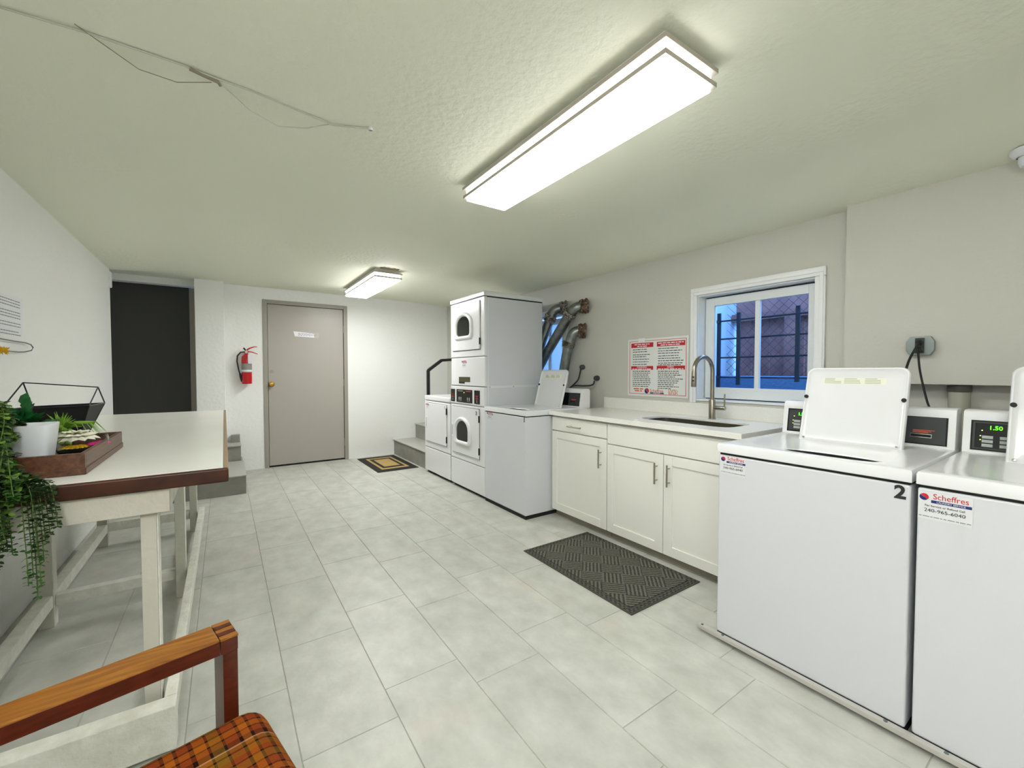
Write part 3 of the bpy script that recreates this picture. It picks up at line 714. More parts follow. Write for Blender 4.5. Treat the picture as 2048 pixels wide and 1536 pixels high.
hinge(t, xf, 3.612, .748, .815); hinge(t, xf, 3.612, .426, .494)
dryer_door(t, xf, 3.595, 4.186, 1.475, 1.953, (3.922, 1.623, 1.831, .146), (4.122, 1.64, 1.778)); hinge(t, xf, 3.594, 1.52, 1.587)
x = xf-.0045
for nm, a, b_ in (('coin_panel', 4.139, 4.235), ('display_panel', 3.751, 4.101), ('coin_panel', 3.60, 3.71)):
    g = G(); g.box(x-.003, x, a, b_, .93, 1.066, black, .0015)
    cy = (a+b_)/2; rg = random.Random(6)
    if nm == 'coin_panel':
        for q in range(3): g.box(x-.0036, x-.003, cy-.028+q*.004, cy+.028-q*.004, 1.01-q*.008, 1.013-q*.008, red, 0)
        g.box(x-.0038, x-.003, cy-.025, cy+.022, .98, .985, orange); g.box(x-.0038, x-.003, cy-.006, cy+.004, .942, .970, btn)
    else:
        g.box(x-.0036, x-.003, cy+.03, cy+.14, 1.047, 1.053, btn); g.box(x-.0036, x-.003, cy-.15, cy-.04, 1.045, 1.053, red)
        for c0 in (cy+.11, cy+.07, cy-.075, cy-.115):
            g.box(x-.0038, x-.003, c0-.008, c0+.008, .955, .985, btn)
            words(g, x-.003, c0+.012, c0-.016, .946, .004, btn, rg)
        g.box(x-.0038, x-.003, cy-.002, cy+.004, 1.03, 1.04, led_y)
    g.obj(nm, cp)
g = G(); g.text('3', (xf-.0135, 3.658, .836), RY, UZ, .052, printk, bold=.002); g.obj('number', t)
sticker(t, xf+.0035, 3.995, 3.885, 1.375, 1.295, detail=False, backing=False)
g = G(); g.box(xf+.0025, xf+.004, 3.93, 4.06, 1.128, 1.198, blackm); g.box(xf+.0025, xf+.004, 3.814, 3.93, 1.145, 1.198, blackm); rg = random.Random(9)
for r_ in range(5): words(g, xf+.0025, 4.05, 3.825, 1.19-r_*.010, .003, mat('plate_print', '#8f8a4a', .5), rg)
g.obj('rating_plate', t)
# single dryer
ya, yb = 4.272, 4.99
t = thing('tumble_dryer', (2.44, 4.63, 0), 'low white single tumble dryer left of the stacked dryer, solid door', 'tumble dryer')
B('plinth', t, seam, (xf+.03, 2.76, ya+.02, yb-.02, 0, .03))
g = G(); g.box(xf+.03, 2.78, ya+.003, yb-.003, .03, .905, enamel_tex, .006); g.obj('cabinet', t)
g = G(); g.box(xf, xf+.034, ya, yb, .325, .895, enamel, .008, 3); g.obj('front_panel', t)
g = G(); g.box(xf, xf+.034, ya, yb, .03, .318, enamel, .008, 3); g.obj('access_panel', t)
g = G(); g.box(xf-.004, 2.785, ya-.002, yb+.002, .903, .962, enamel, .012, 3); g.obj('top_panel', t)
dryer_door(t, xf, 4.352, 4.944, .402, .872, None, (4.90, .567, .704)); hinge(t, xf, 4.35, .763, .837); hinge(t, xf, 4.35, .44, .513)
sticker(t, xf-.0135, 4.925, 4.82, .868, .80, detail=False, backing=False)
g = G(); g.text('1', (xf-.0135, 4.385, .845), RY, UZ, .05, printk, bold=.001); g.obj('number', t)

# ------------------------------------------------------------------ cabinets, worktop, sink, tap
def shaker(t, name, xf, ya, yb, za, zb_, hnd=None, flat=False):
    g = G(); 
    if flat: g.box(xf, xf+.02, ya, yb, za, zb_, cab, .0015)
    else:
        s_ = .062
        g.box(xf+.008, xf+.02, ya+.01, yb-.01, za+.01, zb_-.01, cab)
        g.box(xf, xf+.02, ya, ya+s_, za, zb_, cab, .0015); g.box(xf, xf+.02, yb-s_, yb, za, zb_, cab, .0015)
        g.box(xf, xf+.02, ya+s_, yb-s_, za, za+s_, cab, .0015); g.box(xf, xf+.02, ya+s_, yb-s_, zb_-s_, zb_, cab, .0015)
    o = g.obj(name, t)
    if hnd:
        g = G(); a, b_ = V(hnd[0]), V(hnd[1]); g.tube([a, b_], .0058, steel, 12); d_ = (b_-a)
        for f in (.17, .83):
            p = a + d_*f; g.tube([p, (xf+.001, p.y, p.z)], .004, steel, 8)
        g.obj('handle', o)
    return o
CX = 2.35
def carcass(t, ya, yb):
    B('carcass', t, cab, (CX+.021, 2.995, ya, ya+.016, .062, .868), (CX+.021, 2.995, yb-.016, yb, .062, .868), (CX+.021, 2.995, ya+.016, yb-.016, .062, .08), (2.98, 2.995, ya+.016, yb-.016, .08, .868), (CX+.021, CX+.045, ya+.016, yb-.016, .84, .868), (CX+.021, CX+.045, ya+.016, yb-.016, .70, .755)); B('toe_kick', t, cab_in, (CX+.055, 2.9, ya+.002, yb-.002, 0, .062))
t = thing('base_cabinet', (2.66, 2.51, 0), 'narrow off-white base cabinet with drawer over door, next to the washer', 'cabinet', 'off-white base cabinets under the worktop'); carcass(t, 2.186, 2.825)
shaker(t, 'drawer', CX, 2.19, 2.82, .752, .862, ((CX-.03, 2.60, .803), (CX-.03, 2.44, .803)), flat=True)
shaker(t, 'door', CX, 2.19, 2.82, .062, .744, ((CX-.03, 2.243, .665), (CX-.03, 2.243, .525)))
t = thing('base_cabinet', (2.66, 1.69, 0), 'wide off-white double-door base cabinet under the sink', 'cabinet', 'off-white base cabinets under the worktop'); carcass(t, 1.205, 2.184)
shaker(t, 'false_front', CX, 1.21, 2.18, .72, .862, flat=True)
shaker(t, 'door', CX, 1.697, 2.18, .062, .712, ((CX-.03, 1.742, .655), (CX-.03, 1.742, .515)))
shaker(t, 'door', CX, 1.21, 1.692, .062, .712, ((CX-.03, 1.648, .655), (CX-.03, 1.648, .515)))
# worktop with a hole for the sink
g = G(); x0, x1, y0, y1 = 2.325, 3.018, 1.185, 2.832; hx0, hx1, hy0, hy1 = 2.50, 2.83, 1.36, 2.03; n = 64
zt, zb = .912, .879
hole = super_ring((hx0+hx1)/2, (hy0+hy1)/2, (hx1-hx0)/2, (hy1-hy0)/2, n, zt, 6)
def atz(r, z): return [(p[0], p[1], z) for p in r]
out = rect_ring(x0, x1, y0, y1, n, zt)
g.rings([atz(hole, .899), hole, rect_ring(x0+.002, x1-.002, y0+.002, y1-.002, n, zt), atz(out, zt-.002), atz(out, zb), atz(hole, .899)], quartz)
wt = g.obj('worktop', root=(2.67, 2.0, .879)); tag(wt, 'white speckled quartz worktop over the cabinets with a short backsplash', 'countertop')
B('backsplash', wt, quartz, (2.998, 3.018, 1.185, 2.832, .912, 1.012), bev=.0015)
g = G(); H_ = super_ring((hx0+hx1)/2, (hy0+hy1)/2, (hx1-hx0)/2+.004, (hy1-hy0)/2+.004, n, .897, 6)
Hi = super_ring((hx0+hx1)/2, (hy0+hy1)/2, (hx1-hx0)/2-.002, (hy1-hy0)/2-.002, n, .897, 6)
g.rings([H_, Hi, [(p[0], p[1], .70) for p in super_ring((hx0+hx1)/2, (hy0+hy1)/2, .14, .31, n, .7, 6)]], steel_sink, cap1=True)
sk = g.obj('sink', root=(2.665, 1.695, .70)); tag(sk, 'undermount stainless steel sink basin set into the worktop', 'sink')
g = G(); g.lathe((2.665, 1.695, .7005), (0, 0, 1), [(.045, 0), (.045, .002), (.03, .002), (.0, .001)], chrome); g.obj('drain', sk)
# tap
t = thing('kitchen_faucet', (2.90, 1.69, .912), 'tall brushed-metal gooseneck faucet standing behind the sink', 'faucet')
g = G(); g.lathe((2.90, 1.69, .912), (0, 0, 1), [(.027, 0), (.027, .004), (.0225, .006), (.0225, .135), (.021, .139), (0, .139)], steel); g.obj('body', t)
pts = [(2.90, 1.69, 1.04), (2.90, 1.69, 1.248)]
pts = pts[:2] + [(2.785+.115*math.cos(math.radians(12.86*k)), 1.69, 1.248+.108*math.sin(math.radians(12.86*k))) for k in range(1, 15)]
g = G(); g.tube(pts, .0145, steel, 16); g.obj('spout', t)
g = G(); g.lathe((2.671, 1.69, 1.252), (-.02, 0, -1), [(.0155, 0), (.0165, .03), (.0175, .10), (.016, .105), (0, .104)], steel); sp = g.obj('spray_head', t)
for z in (1.215, 1.19):
    g = G(); g.lathe((2.656, 1.685, z), (-1, -.4, 0), [(.006, -.002), (.006, .003), (0, .004)], blackm, 10); g.obj('spray_button', sp)
g = G(); g.lathe((2.90, 1.672, .995), (0, -1, 0), [(.0155, 0), (.0155, .075), (.013, .079), (0, .079)], steel, 18); g.tube([(2.90, 1.603, .995), (2.90, 1.600, 1.02), (2.90, 1.598, 1.095)], [.006, .0055, .005], steel, 10); g.obj('lever', t)
# small white scrap on the worktop edge
o = B('paper_scrap', None, paper, (2.345, 2.375, 1.905, 1.935, .912, .918), bev=.002, root=(2.36, 1.92, .912)); tag(o, 'tiny white scrap lying on the worktop in front of the sink', 'paper scrap')

# ------------------------------------------------------------------ instruction sign
def sign():
    x = 3.018; yl, yr, zt, zb = 2.555, 1.955, 1.538, 1.040; W = yl-yr; H = zt-zb
    t = thing('instruction_sign', (x, (yl+yr)/2, zb), 'white laundry rules sign with red border between window and ducts', 'sign')
    g = G(); g.box(x-.004, x, yr, yl, zb, zt, mat('sign_white', '#e3e6e2', .4), .0008)
    bx = x-.004
    def bxx(u0, u1, v0, v1, m, d=.0005): g.box(bx-d, bx, yl-u1*W, yl-u0*W, zt-v1*H, zt-v0*H, m)
    for u0, u1, v0, v1 in ((.03, .97, .035, .043), (.03, .97, .955, .963), (.03, .037, .035, .963), (.963, .97, .035, .963)): bxx(u0, u1, v0, v1, red)
    g.obj('board', t)
    g = G(); rg = random.Random(12)
    for u0, u1, v0, v1 in ((.06, .45, .07, .15), (.51, .95, .07, .15), (.06, .45, .475, .54), (.51, .95, .475, .54)): bxx(u0, u1, v0, v1, red)
    for u0, u1, v in ((.12, .39, .095), (.17, .34, .128), (.53, .93, .095), (.57, .89, .128), (.08, .43, .528), (.53, .93, .528)):
        words(g, bx-.0006, yl-u0*W, yl-u1*W, zt-v*H, H*.016, paper, rg)
    for v in (.185, .225, .275, .31, .355, .40, .445): words(g, bx, yl-.09*W, yl-rg.uniform(.32, .41)*W, zt-v*H, H*.012, printk, rg)
    for v in (.185, .225, .265, .31, .35, .39, .43, .46): words(g, bx, yl-.53*W, yl-rg.uniform(.82, .94)*W, zt-v*H, H*.012, printk, rg)
    for k in range(9): words(g, bx, yl-.09*W, yl-rg.uniform(.36, .42)*W, zt-(.565+k*.033)*H, H*.012, printk, rg)
    for k in range(10): words(g, bx, yl-.53*W, yl-rg.uniform(.72, .95)*W, zt-(.565+k*.032)*H, H*.012, printk, rg)
    for v, a, b_ in ((.875, .11, .28), (.91, .13, .26)): words(g, bx, yl-a*W, yl-b_*W, zt-v*H, H*.02, orange, rg)
    for k in range(4): words(g, bx, yl-.70*W, yl-(.84+.01*(k % 2))*W, zt-(.875+k*.022)*H, H*.012, orange, rg)
    g.text('WARNING', (bx-.001, yl-.255*W, zt-.496*H), RY, UZ, H*.045, paper); g.text('AVISO', (bx-.001, yl-.73*W, zt-.496*H), RY, UZ, H*.045, paper)
    c = V((bx-.0004, yl-.345*W, zt-.905*H)); R = W*.04
    for m, a0 in ((red, -50), (navy, 130)):
        pts = [c + V((0, -math.cos(math.radians(a0+180*i/16))*R, math.sin(math.radians(a0+180*i/16))*R)) for i in range(17)]
        cen = sum(pts, V((0, 0, 0)))/len(pts); g.prism([cen+(p-cen)*.93 for p in pts], (-.0005, 0, 0), m)
    g.text('Scheffres', (bx-.0006, yl-.51*W, zt-.90*H), RY, UZ, H*.075, red); bxx(.40, .63, .928, .948, navy)
    g.text('LAUNDRY SERVICE', (bx-.0008, yl-.515*W, zt-.938*H), RY, UZ, H*.017, paper)
    g.obj('printing', t)
    B('tape', t, paper, (x-.0055, x-.002, yl-.30*W, yl-.19*W, zt-.045*H, zt+.012*H))
sign()

# ------------------------------------------------------------------ outlets, cords, ducts
t = thing('outlet_box', (2.95, .60, 1.335), 'galvanised outlet box high on the wall above the washer marked 2', 'electrical box')
g = G(); pl_ = []
for a, b_ in ((.655, 1.36), (.655, 1.405), (.64, 1.43), (.565, 1.43), (.55, 1.405), (.55, 1.36), (.565, 1.335), (.64, 1.335)): pl_.append((2.949, a, b_))
g.prism(pl_, (-.035, 0, 0), box_m, .003); g.obj('box', t)
B('receptacle', t, mat('receptacle_dark', '#33383a', .5), (2.908, 2.914, .585, .62, 1.345, 1.422), bev=.002)
def cord(name, label, pts, r, plug, m=rubber, vec=(-1, 0, 0), pl=.04, pr=.014):
    t = thing(name, plug, label, 'power cord')
    g = G(); P = [V(p) for p in pts]; Q = []
    for i in range(len(P)-1):
        p0, p1, p2, p3 = P[max(i-1, 0)], P[i], P[i+1], P[min(i+2, len(P)-1)]
        for k in range(6):
            s_ = k/6; Q.append(.5*((2*p1)+(-p0+p2)*s_+(2*p0-5*p1+4*p2-p3)*s_*s_+(-p0+3*p1-3*p2+p3)*s_**3))
    Q.append(P[-1]); g.tube(Q, r, m, 8); g.obj('cable', t)
    g = G(); g.lathe(plug, vec, [(pr*.9, 0), (pr, pl*.3), (pr*.8, pl*.8), (pr*.4, pl), (0, pl)], m, 14); g.obj('plug', t)
    return t
cord('power_cord', 'black cord dropping straight from the outlet box behind washer 2, right-hand one', [(2.87, .60, 1.365), (2.875, .60, 1.35), (2.85, .585, 1.25), (2.80, .55, 1.12), (2.76, .53, 1.08)], .0045, (2.908, .60, 1.365))
cord('power_cord', 'black cord slanting left from the outlet box behind the open lid', [(2.87, .598, 1.40), (2.865, .60, 1.385), (2.82, .62, 1.31), (2.76, .63, 1.20), (2.72, .64, 1.09)], .0055, (2.908, .602, 1.40))
cord('power_cord', 'grey plug and cord on the wall nearest the ducts, above the far washer', [(2.98, 3.13, 1.285), (2.975, 3.135, 1.24), (2.97, 3.16, 1.17), (2.95, 3.22, 1.11), (2.93, 3.28, 1.06)], .008, (3.019, 3.13, 1.30), rubber_g, pl=.05, pr=.026)
cord('power_cord', 'grey plug with looping cord on the wall between ducts and rules sign', [(2.975, 2.935, 1.165), (2.97, 2.94, 1.135), (2.965, 2.98, 1.118), (2.96, 3.08, 1.112), (2.95, 3.2, 1.11), (2.93, 3.26, 1.07)], .008, (3.019, 2.93, 1.19), rubber_g, pl=.05, pr=.028)
t = thing('standpipe', (3.02, .47, 0), 'painted drain pipe standing in the wall recess behind the washers', 'pipe')
g = G(); g.tube([(3.022, .475, 0), (3.022, .475, 1.165)], .040, mat('pipe_paint', '#aeae9f', .5), 20); g.obj('pipe', t)
g = G(); g.lathe((3.022, .475, 1.15), (0, 0, 1), [(.041, 0), (.044, .004), (.044, .034), (.038, .036), (.038, .034)], mat('pipe_collar', '#55564f', .5)); g.obj('collar', t)
def duct(label, path, r, wrapA, wrapB, fm):
    t = thing('vent_duct', path[-1], label, 'duct', 'dryer vent ducts')
    P = [V(p) for p in path]; Q = [P[0]]
    for i in range(1, len(P)-1):                    # rounded elbow
        a, b_, c_ = P[i-1], P[i], P[i+1]; l = min((a-b_).length, (c_-b_).length, .09)*.8
        s0 = b_+(a-b_).normalized()*l; s1 = b_+(c_-b_).normalized()*l
        for k in range(7):
            u = k/6; Q.append((1-u)**2*s0+2*u*(1-u)*b_+u*u*s1)
    Q.append(P[-1])
    g = G(); g.tube(Q, r, galv, 20); d_ = g.obj('pipe', t)
    def crumple(pa, pb, rad, m, seed, flare=0):
        rg = random.Random(seed); tb = bmesh.new(); pa, pb = V(pa), V(pb); ax = (pb-pa).normalized(); u_ = ax.orthogonal().normalized(); v_ = ax.cross(u_); n, s_ = 26, 9; R = []
        for i in range(s_):
            f = i/(s_-1); R.append([tb.verts.new(pa.lerp(pb, f)+(rad+flare*f+rg.uniform(-.006, .016))*(math.cos(2*PI*j/n)*u_+math.sin(2*PI*j/n)*v_)) for j in range(n)])
        for A, Bb in zip(R, R[1:]):
            for j in range(n): tb.faces.new((A[j], A[(j+1) % n], Bb[(j+1) % n], Bb[j]))
        g = G(); g.add(tb, m); me_o = g.obj('tape_wrap', t)
        me_o.data.set_sharp_from_angle(angle=math.radians(12))
    crumple(*wrapA, r+.004, fm, 3, .016)
    crumple(*wrapB, r+.002, foil, 5)
duct('grey vent duct crossing lowest to the right, rising from behind the far washer', [(3.015, 3.10, 1.66), (2.92, 3.18, 1.67), (2.90, 3.25, 1.45), (2.90, 3.36, 1.0), (2.90, 3.42, .2)], .05, ((2.955, 3.15, 1.668), (3.016, 3.10, 1.662)), ((2.905, 3.225, 1.56), (2.90, 3.24, 1.50)), foil_br)
duct('thick grey vent duct in the middle, slanting up right from behind the stacked dryer', [(3.015, 3.08, 1.91), (2.90, 3.15, 1.90), (2.90, 3.60, 1.43), (2.90, 3.95, 1.02), (2.90, 4.0, .3)], .05, ((2.95, 3.12, 1.905), (3.016, 3.075, 1.91)), ((2.90, 3.19, 1.86), (2.90, 3.235, 1.81)), foil_br)
duct('darker vent duct farthest left, half hidden behind the stacked dryer', [(3.015, 3.38, 1.93), (2.90, 3.46, 1.92), (2.88, 3.62, 1.62), (2.88, 3.80, 1.25), (2.88, 3.88, .3)], .05, ((2.95, 3.425, 1.925), (3.016, 3.38, 1.93)), ((2.897, 3.49, 1.86), (2.89, 3.53, 1.79)), foil)

# ------------------------------------------------------------------ mats
t = thing('floor_mat', (2.0, 1.9, 0), 'dark grey ribbed floor mat in front of the sink cabinets', 'mat')
xm0, xm1, ym0, ym1 = 1.705, 2.318, 1.41, 2.355
B('rubber_base', t, mat_rub, (xm0, xm1, ym0, ym1, .0005, .006), bev=.002)
B('ribbed_top', t, rib_m, (xm0+.045, xm1-.045, ym0+.045, ym1-.045, .006, .010), bev=.001)
g = G()
for i, off in enumerate((.012, .026)):
    a, b_, c_, d_ = xm0+off, xm1-off, ym0+off, ym1-off; w_ = .005
    for q in ((a, b_, c_, c_+w_), (a, b_, d_-w_, d_), (a, a+w_, c_, d_), (b_-w_, b_, c_, d_)): g.box(*q, .006, .0085, rib_m)
g.obj('border_rib', t)
t = thing('doormat', (1.82, 5.68, 0), 'small black and tan doormat with framed rectangle by the far steps', 'mat')
B('backing', t, matblk, (1.555, 2.085, 5.22, 6.20, .0005, .008), bev=.002)
g = G(); g.box(1.64, 2.00, 5.33, 6.09, .008, .0095, coir); g.obj('tan_band', t)
g = G(); g.box(1.675, 1.965, 5.40, 6.02, .0095, .011, matblk); g.obj('inner_black_band', t)
g = G(); g.box(1.715, 1.925, 5.47, 5.95, .011, .0125, coir); g.obj('tan_centre', t)

# ------------------------------------------------------------------ fire extinguisher
ex, ey = .235, 6.225
t = thing('fire_extinguisher', (ex, YB, 1.1), 'red fire extinguisher with white tag hanging left of the grey door', 'fire extinguisher')
g = G(); g.lathe((ex, ey, 1.10), (0, 0, 1), [(0, 0), (.05, .002), (.056, .012), (.056, .315), (.05, .345), (.03, .368), (.018, .375), (.018, .385)], fire_red, 28); g.obj('cylinder', t)
g = G(); g.lathe((ex, ey, 1.245), (0, 0, 1), [(.0568, 0), (.0568, .11)], mat('extinguisher_label', '#8d8f88', .5), 28); rg = random.Random(1)
lb = g.obj('label', t)
g = G(); g.lathe((ex, ey, 1.255), (0, 0, 1), [(.0575, 0), (.0575, .022)], paper, 28); g.obj('label_band', t)
g = G(); g.lathe((ex, ey, 1.485), (0, 0, 1), [(.016, -.005), (.02, 0), (.02, .03), (.012, .04), (0, .04)], chrome, 16); g.obj('valve', t)
g = G(); g.tube([(ex-.005, ey, 1.515), (ex+.03, ey-.01, 1.545), (ex+.08, ey-.015, 1.565), (ex+.115, ey-.018, 1.567)], [.009, .008, .006, .004], fire_red, 8); g.tube([(ex+.005, ey, 1.505), (ex+.06, ey-.012, 1.50), (ex+.12, ey-.018, 1.475)], [.008, .006, .004], fire_red, 8); g.obj('handle', t)
g = G(); g.tube([(ex-.005, ey-.005, 1.515), (ex-.03, ey-.01, 1.55)], [.008, .01], blackm, 8); g.obj('pull_pin', t)
g = G(); g.tube([(ex-.02, ey, 1.50), (ex-.06, ey-.01, 1.495), (ex-.095, ey-.01, 1.45), (ex-.10, ey-.01, 1.38), (ex-.085, ey-.01, 1.28), (ex-.07, ey-.01, 1.22)], .008, rubber, 10); hs_ = g.obj('hose', t)
g = G(); g.tube([(ex-.07, ey-.01, 1.235), (ex-.066, ey-.01, 1.19), (ex-.055, ey-.01, 1.13)], [.012, .013, .008], rubber, 10); g.obj('nozzle', hs_)
g = G(); g.box(ex+.012, ex+.058, ey-.066, ey-.064, 1.352, 1.468, paper, 0); g.obj('inspection_tag', t)
B('wall_bracket', t, fire_red, (ex-.02, ex+.02, ey+.05, YB, 1.2, 1.5), bev=.002)
# taped notice on the door
t = thing('door_notice', (.92, YB+.012, 1.74), 'small white taped paper strip on the grey door', 'notice')
g = G(); yn = YB+.0112; g.prism([(.775, yn, 1.795), (1.05, yn, 1.775), (1.05, yn, 1.72), (.79, yn, 1.728)], (0, .0006, 0), paper); rg = random.Random(5); g.obj('paper', t)
g = G()
for z in (1.77, 1.755, 1.742):
    x = .83
    while x < 1.03:
        l = rg.uniform(.015, .04); g.box(x, x+l, yn-.0006, yn, z-.003, z+.003, printg); x += l+.008
g.obj('print', t)
g = G(); g.box(1.03, 1.09, yn-.0004, yn+.0008, 1.715, 1.785, mat('clear_tape', '#b9b8b0', .15)); g.obj('tape', t)

# ------------------------------------------------------------------ left wall notice and wire loop
t = thing('wall_notice', (XL, 3.1, 1.42), 'white printed paper taped on the left wall at the left edge', 'notice')
g = G(); g.prism([(XL+.0002, 2.95, 1.425), (XL+.0002, 3.335, 1.445), (XL+.0002, 3.352, 1.642), (XL+.0002, 2.95, 1.625)], (.0008, 0, 0), paper); g.obj('paper', t)
g = G(); rg = random.Random(2)
for r_ in range(13):
    if r_ in (3, 7, 10): continue
    z = 1.615-r_*.0145; y = 3.31-(.03 if r_ % 4 == 3 else .0)
    words(g, 0, y, 2.955, z, .005, printg, rg)
for v in g.bm.verts: v.co.x = XL+.0011 + (0.0003 if v.co.x < -.0001 else 0)
g.obj('print', t)
t = thing('wire_loop', (-.86, 3.1, 1.36), 'grey wire loop with a fuzzy yellow tip against the left wall', 'wire loop')
g = G(); pts = [(-.868, 2.90, 1.42), (-.862, 3.05, 1.408), (-.86, 3.25, 1.405), (-.86, 3.40, 1.405), (-.86, 3.48, 1.40), (-.858, 3.515, 1.385), (-.858, 3.49, 1.368), (-.858, 3.40, 1.357), (-.857, 3.30, 1.352), (-.857, 3.16, 1.352)]
pts = [(-.868, p[1]*.972, p[2]) for p in pts]
g.tube(pts, .003, mat('grey_wire', '#6e6e70', .4, metal=.5), 7); g.obj('wire', t)
g = G(); rg = random.Random(3)
for k in range(90):
    a = V((-.862, rg.uniform(2.93, 3.03), 1.353)); d_ = V((rg.uniform(-.4, 1), rg.uniform(-.3, .9), rg.uniform(-1, 1))).normalized()*rg.uniform(.01, .028)
    g.tube([a, a+d_], [.004, .001], mat('yellow_fuzz', '#d6a912', .8), 4)
g.obj('yellow_tuft', t)

# ------------------------------------------------------------------ folding table
t = thing('folding_table', (-.43, 3.1, 0), 'long white-topped work table with chipped white legs along the left wall', 'table')
TX0, TX1, TY0, TY1, TZ = -.872, .008, 1.80, 4.58, .91
top = G(); top.box(TX0, TX1-.016, TY0+.018, TY1-.012, TZ-.042, TZ, lam, .0015); tp = top.obj('tabletop', t)
B('edge_band', tp, edge_br, (TX0, TX1, TY0-.004, TY0+.018, TZ-.050, TZ-.0005), bev=.006, seg=3)
B('edge_band', tp, edge_tan, (TX1-.016, TX1, TY0+.018, TY1, TZ-.046, TZ-.0005), bev=.003)
B('apron', t, oldp_shade, (TX0+.02, -.158, 1.812, 1.838, .782, .862), bev=.002)
B('apron', t, oldp, (-.180, -.158, 1.838, 4.30, .782, .862), bev=.002)
B('apron', t, oldp_shade, (TX0+.02, TX0+.04, 1.838, 4.30, .782, .862), bev=.002); B('apron', t, oldp_shade, (TX0+.04, -.180, 4.28, 4.30, .782, .862), bev=.002)
rng = random.Random(11)
for (ya, yb) in ((1.84, 1.90), (2.94, 3.0), (4.10, 4.16)):
    for (xa, xb) in ((-.238, -.192), (-.762, -.705)):
        g = G(); g.box(xa, xb-.004, ya, yb, 0, .868, oldp_shade, .003); g.box(xb-.004, xb, ya+.002, yb-.002, .0, .868, oldp, .0015); g.obj('leg', t)  # paler skin on the +X face puts its light into the colour
B('stretcher', t, oldp, (-.84, -.148, 1.735, 1.80, .015, .160), bev=.004)
B('stretcher', t, oldp, (-.705, -.238, 2.96, 3.01, .098, .150), bev=.004); B('stretcher', t, oldp, (-.705, -.238, 4.115, 4.16, .10, .165), bev=.004)
B('long_rail', t, oldp, (-.184, -.148, 1.80, 4.20, .098, .162), bev=.005)
B('long_rail', t, oldp, (-.757, -.707, 1.80, 2.94, .098, .160), (-.757, -.707, 3.0, 4.10, .098, .160), bev=.005)

# ------------------------------------------------------------------ tray and what stands in it
t = thing('wooden_tray', (-.58, 2.25, TZ), 'brown wooden tray holding pots on the near end of the table', 'tray')
X0t, X1t, Y0t, Y1t, h = -.76, -.385, 1.945, 2.56, .072
g = G(); z = TZ
g.box(X0t, X1t, Y0t, Y1t, z, z+.008, mat('tray_inside', '#1d1210', .6)); g.obj('base', t)
for q in ((X0t, X1t, Y0t, Y0t+.014), (X0t, X1t, Y1t-.014, Y1t), (X0t, X0t+.014, Y0t+.014, Y1t-.014), (X1t-.014, X1t, Y0t+.014, Y1t-.014)):
    g = G(); g.box(*q, z+.008, z+h, tray_wood, .002)
    if q[0] == X1t-.014: g.box(X1t-.002, X1t+.003, Y0t, Y1t, z+.001, z+.022, tray_wood, .001)
    if q[2] == Y0t: g.box(X0t, X1t, Y0t-.003, Y0t+.002, z+.001, z+.022, tray_wood, .001)
    g.obj('side', t)
# white square pot with trailing plant
t = thing('potted_trailing_plant', (-.535, 2.07, TZ+.008), 'trailing green plant in a white pot, spilling over the table edge', 'potted plant')
g = G(); px, py = -.545, 2.075
def sq(hw, z, cx=px, cy=py, r=.3): return super_ring(cx, cy, hw, hw, 24, z, 6)
g.rings([sq(.045, TZ+.008), sq(.050, TZ+.012), sq(.066, TZ+.165), sq(.061, TZ+.165), sq(.058, TZ+.14)], ceramic, cap0=True, cap1=True); g.obj('pot', t)
rng = random.Random(21)
fo = G(); st = G()
def leaf(gg, p, d, w_, l, m, tilt=None):
    d = V(d).normalized(); s_ = d.cross(V((rng.uniform(-.3, .3), rng.uniform(-.3, .3), 1))).normalized()
    n_ = s_.cross(d) * l * .12; p = V(p)
    gg.faces([p, p+d*l*.3+s_*w_*.5+n_, p+d*l*.7+s_*w_*.45+n_, p+d*l, p+d*l*.7-s_*w_*.45+n_, p+d*l*.3-s_*w_*.5+n_], [(0, 1, 2, 3, 4, 5)], m)
def strand(path, n, w_, l, m):
    P = [V(p) for p in path]; L = len(P)-1; pts = []
    for i in range(n):
        u = i/(n-1)*L; k = min(int(u), L-1); f = u-k
        p0, p1, p2, p3 = P[max(k-1, 0)], P[k], P[k+1], P[min(k+2, L)]
        p = .5*((2*p1)+(-p0+p2)*f+(2*p0-5*p1+4*p2-p3)*f*f+(-p0+3*p1-3*p2+p3)*f**3); pts.append(p)
    st.tube(pts, .0014, stem_m, 4, False)
    for i, p in enumerate(pts):
        taper = 1 - .45*i/n
        for s_ in (-1, 1):
            d = V((s_*rng.uniform(.6, 1), rng.uniform(-.7, .3), rng.uniform(-.35, .25)))
            leaf(fo, p, d, w_*taper, l*taper, m)
leafd = mat('leaf_dark_green', '#24401a', .5, col2='#1a3014', vscale=25)
leafm = mat('leaf_olive', '#6c8a30', .5, col2='#557526', vscale=25)
def sp(path, n):
    P = [V(p) for p in path]; L = len(P)-1; pts = []
    for i in range(n):
        u = i/(n-1)*L; k = min(int(u), L-1); f = u-k
        p0, p1, p2, p3 = P[max(k-1, 0)], P[k], P[k+1], P[min(k+2, L)]
        pts.append(.5*((2*p1)+(-p0+p2)*f+(2*p0-5*p1+4*p2-p3)*f*f+(-p0+3*p1-3*p2+p3)*f**3))
    return pts
def vine(path, n, m, l=.020):
    pts = sp(path, n); st.tube(pts, .0012, stem_m, 4, False)
    for i, p in enumerate(pts):
        tp = 1 - .35*(i/n)**2
        for s_ in (-1, 1):
            d = V((s_*rng.uniform(.5, 1), rng.uniform(-.9, .2), rng.uniform(-.5, .3)))
            leaf(fo, p, d, l*.85*tp, l*tp, m)
greens = [leaf1, leaf1, leafd, leafm, leafm]
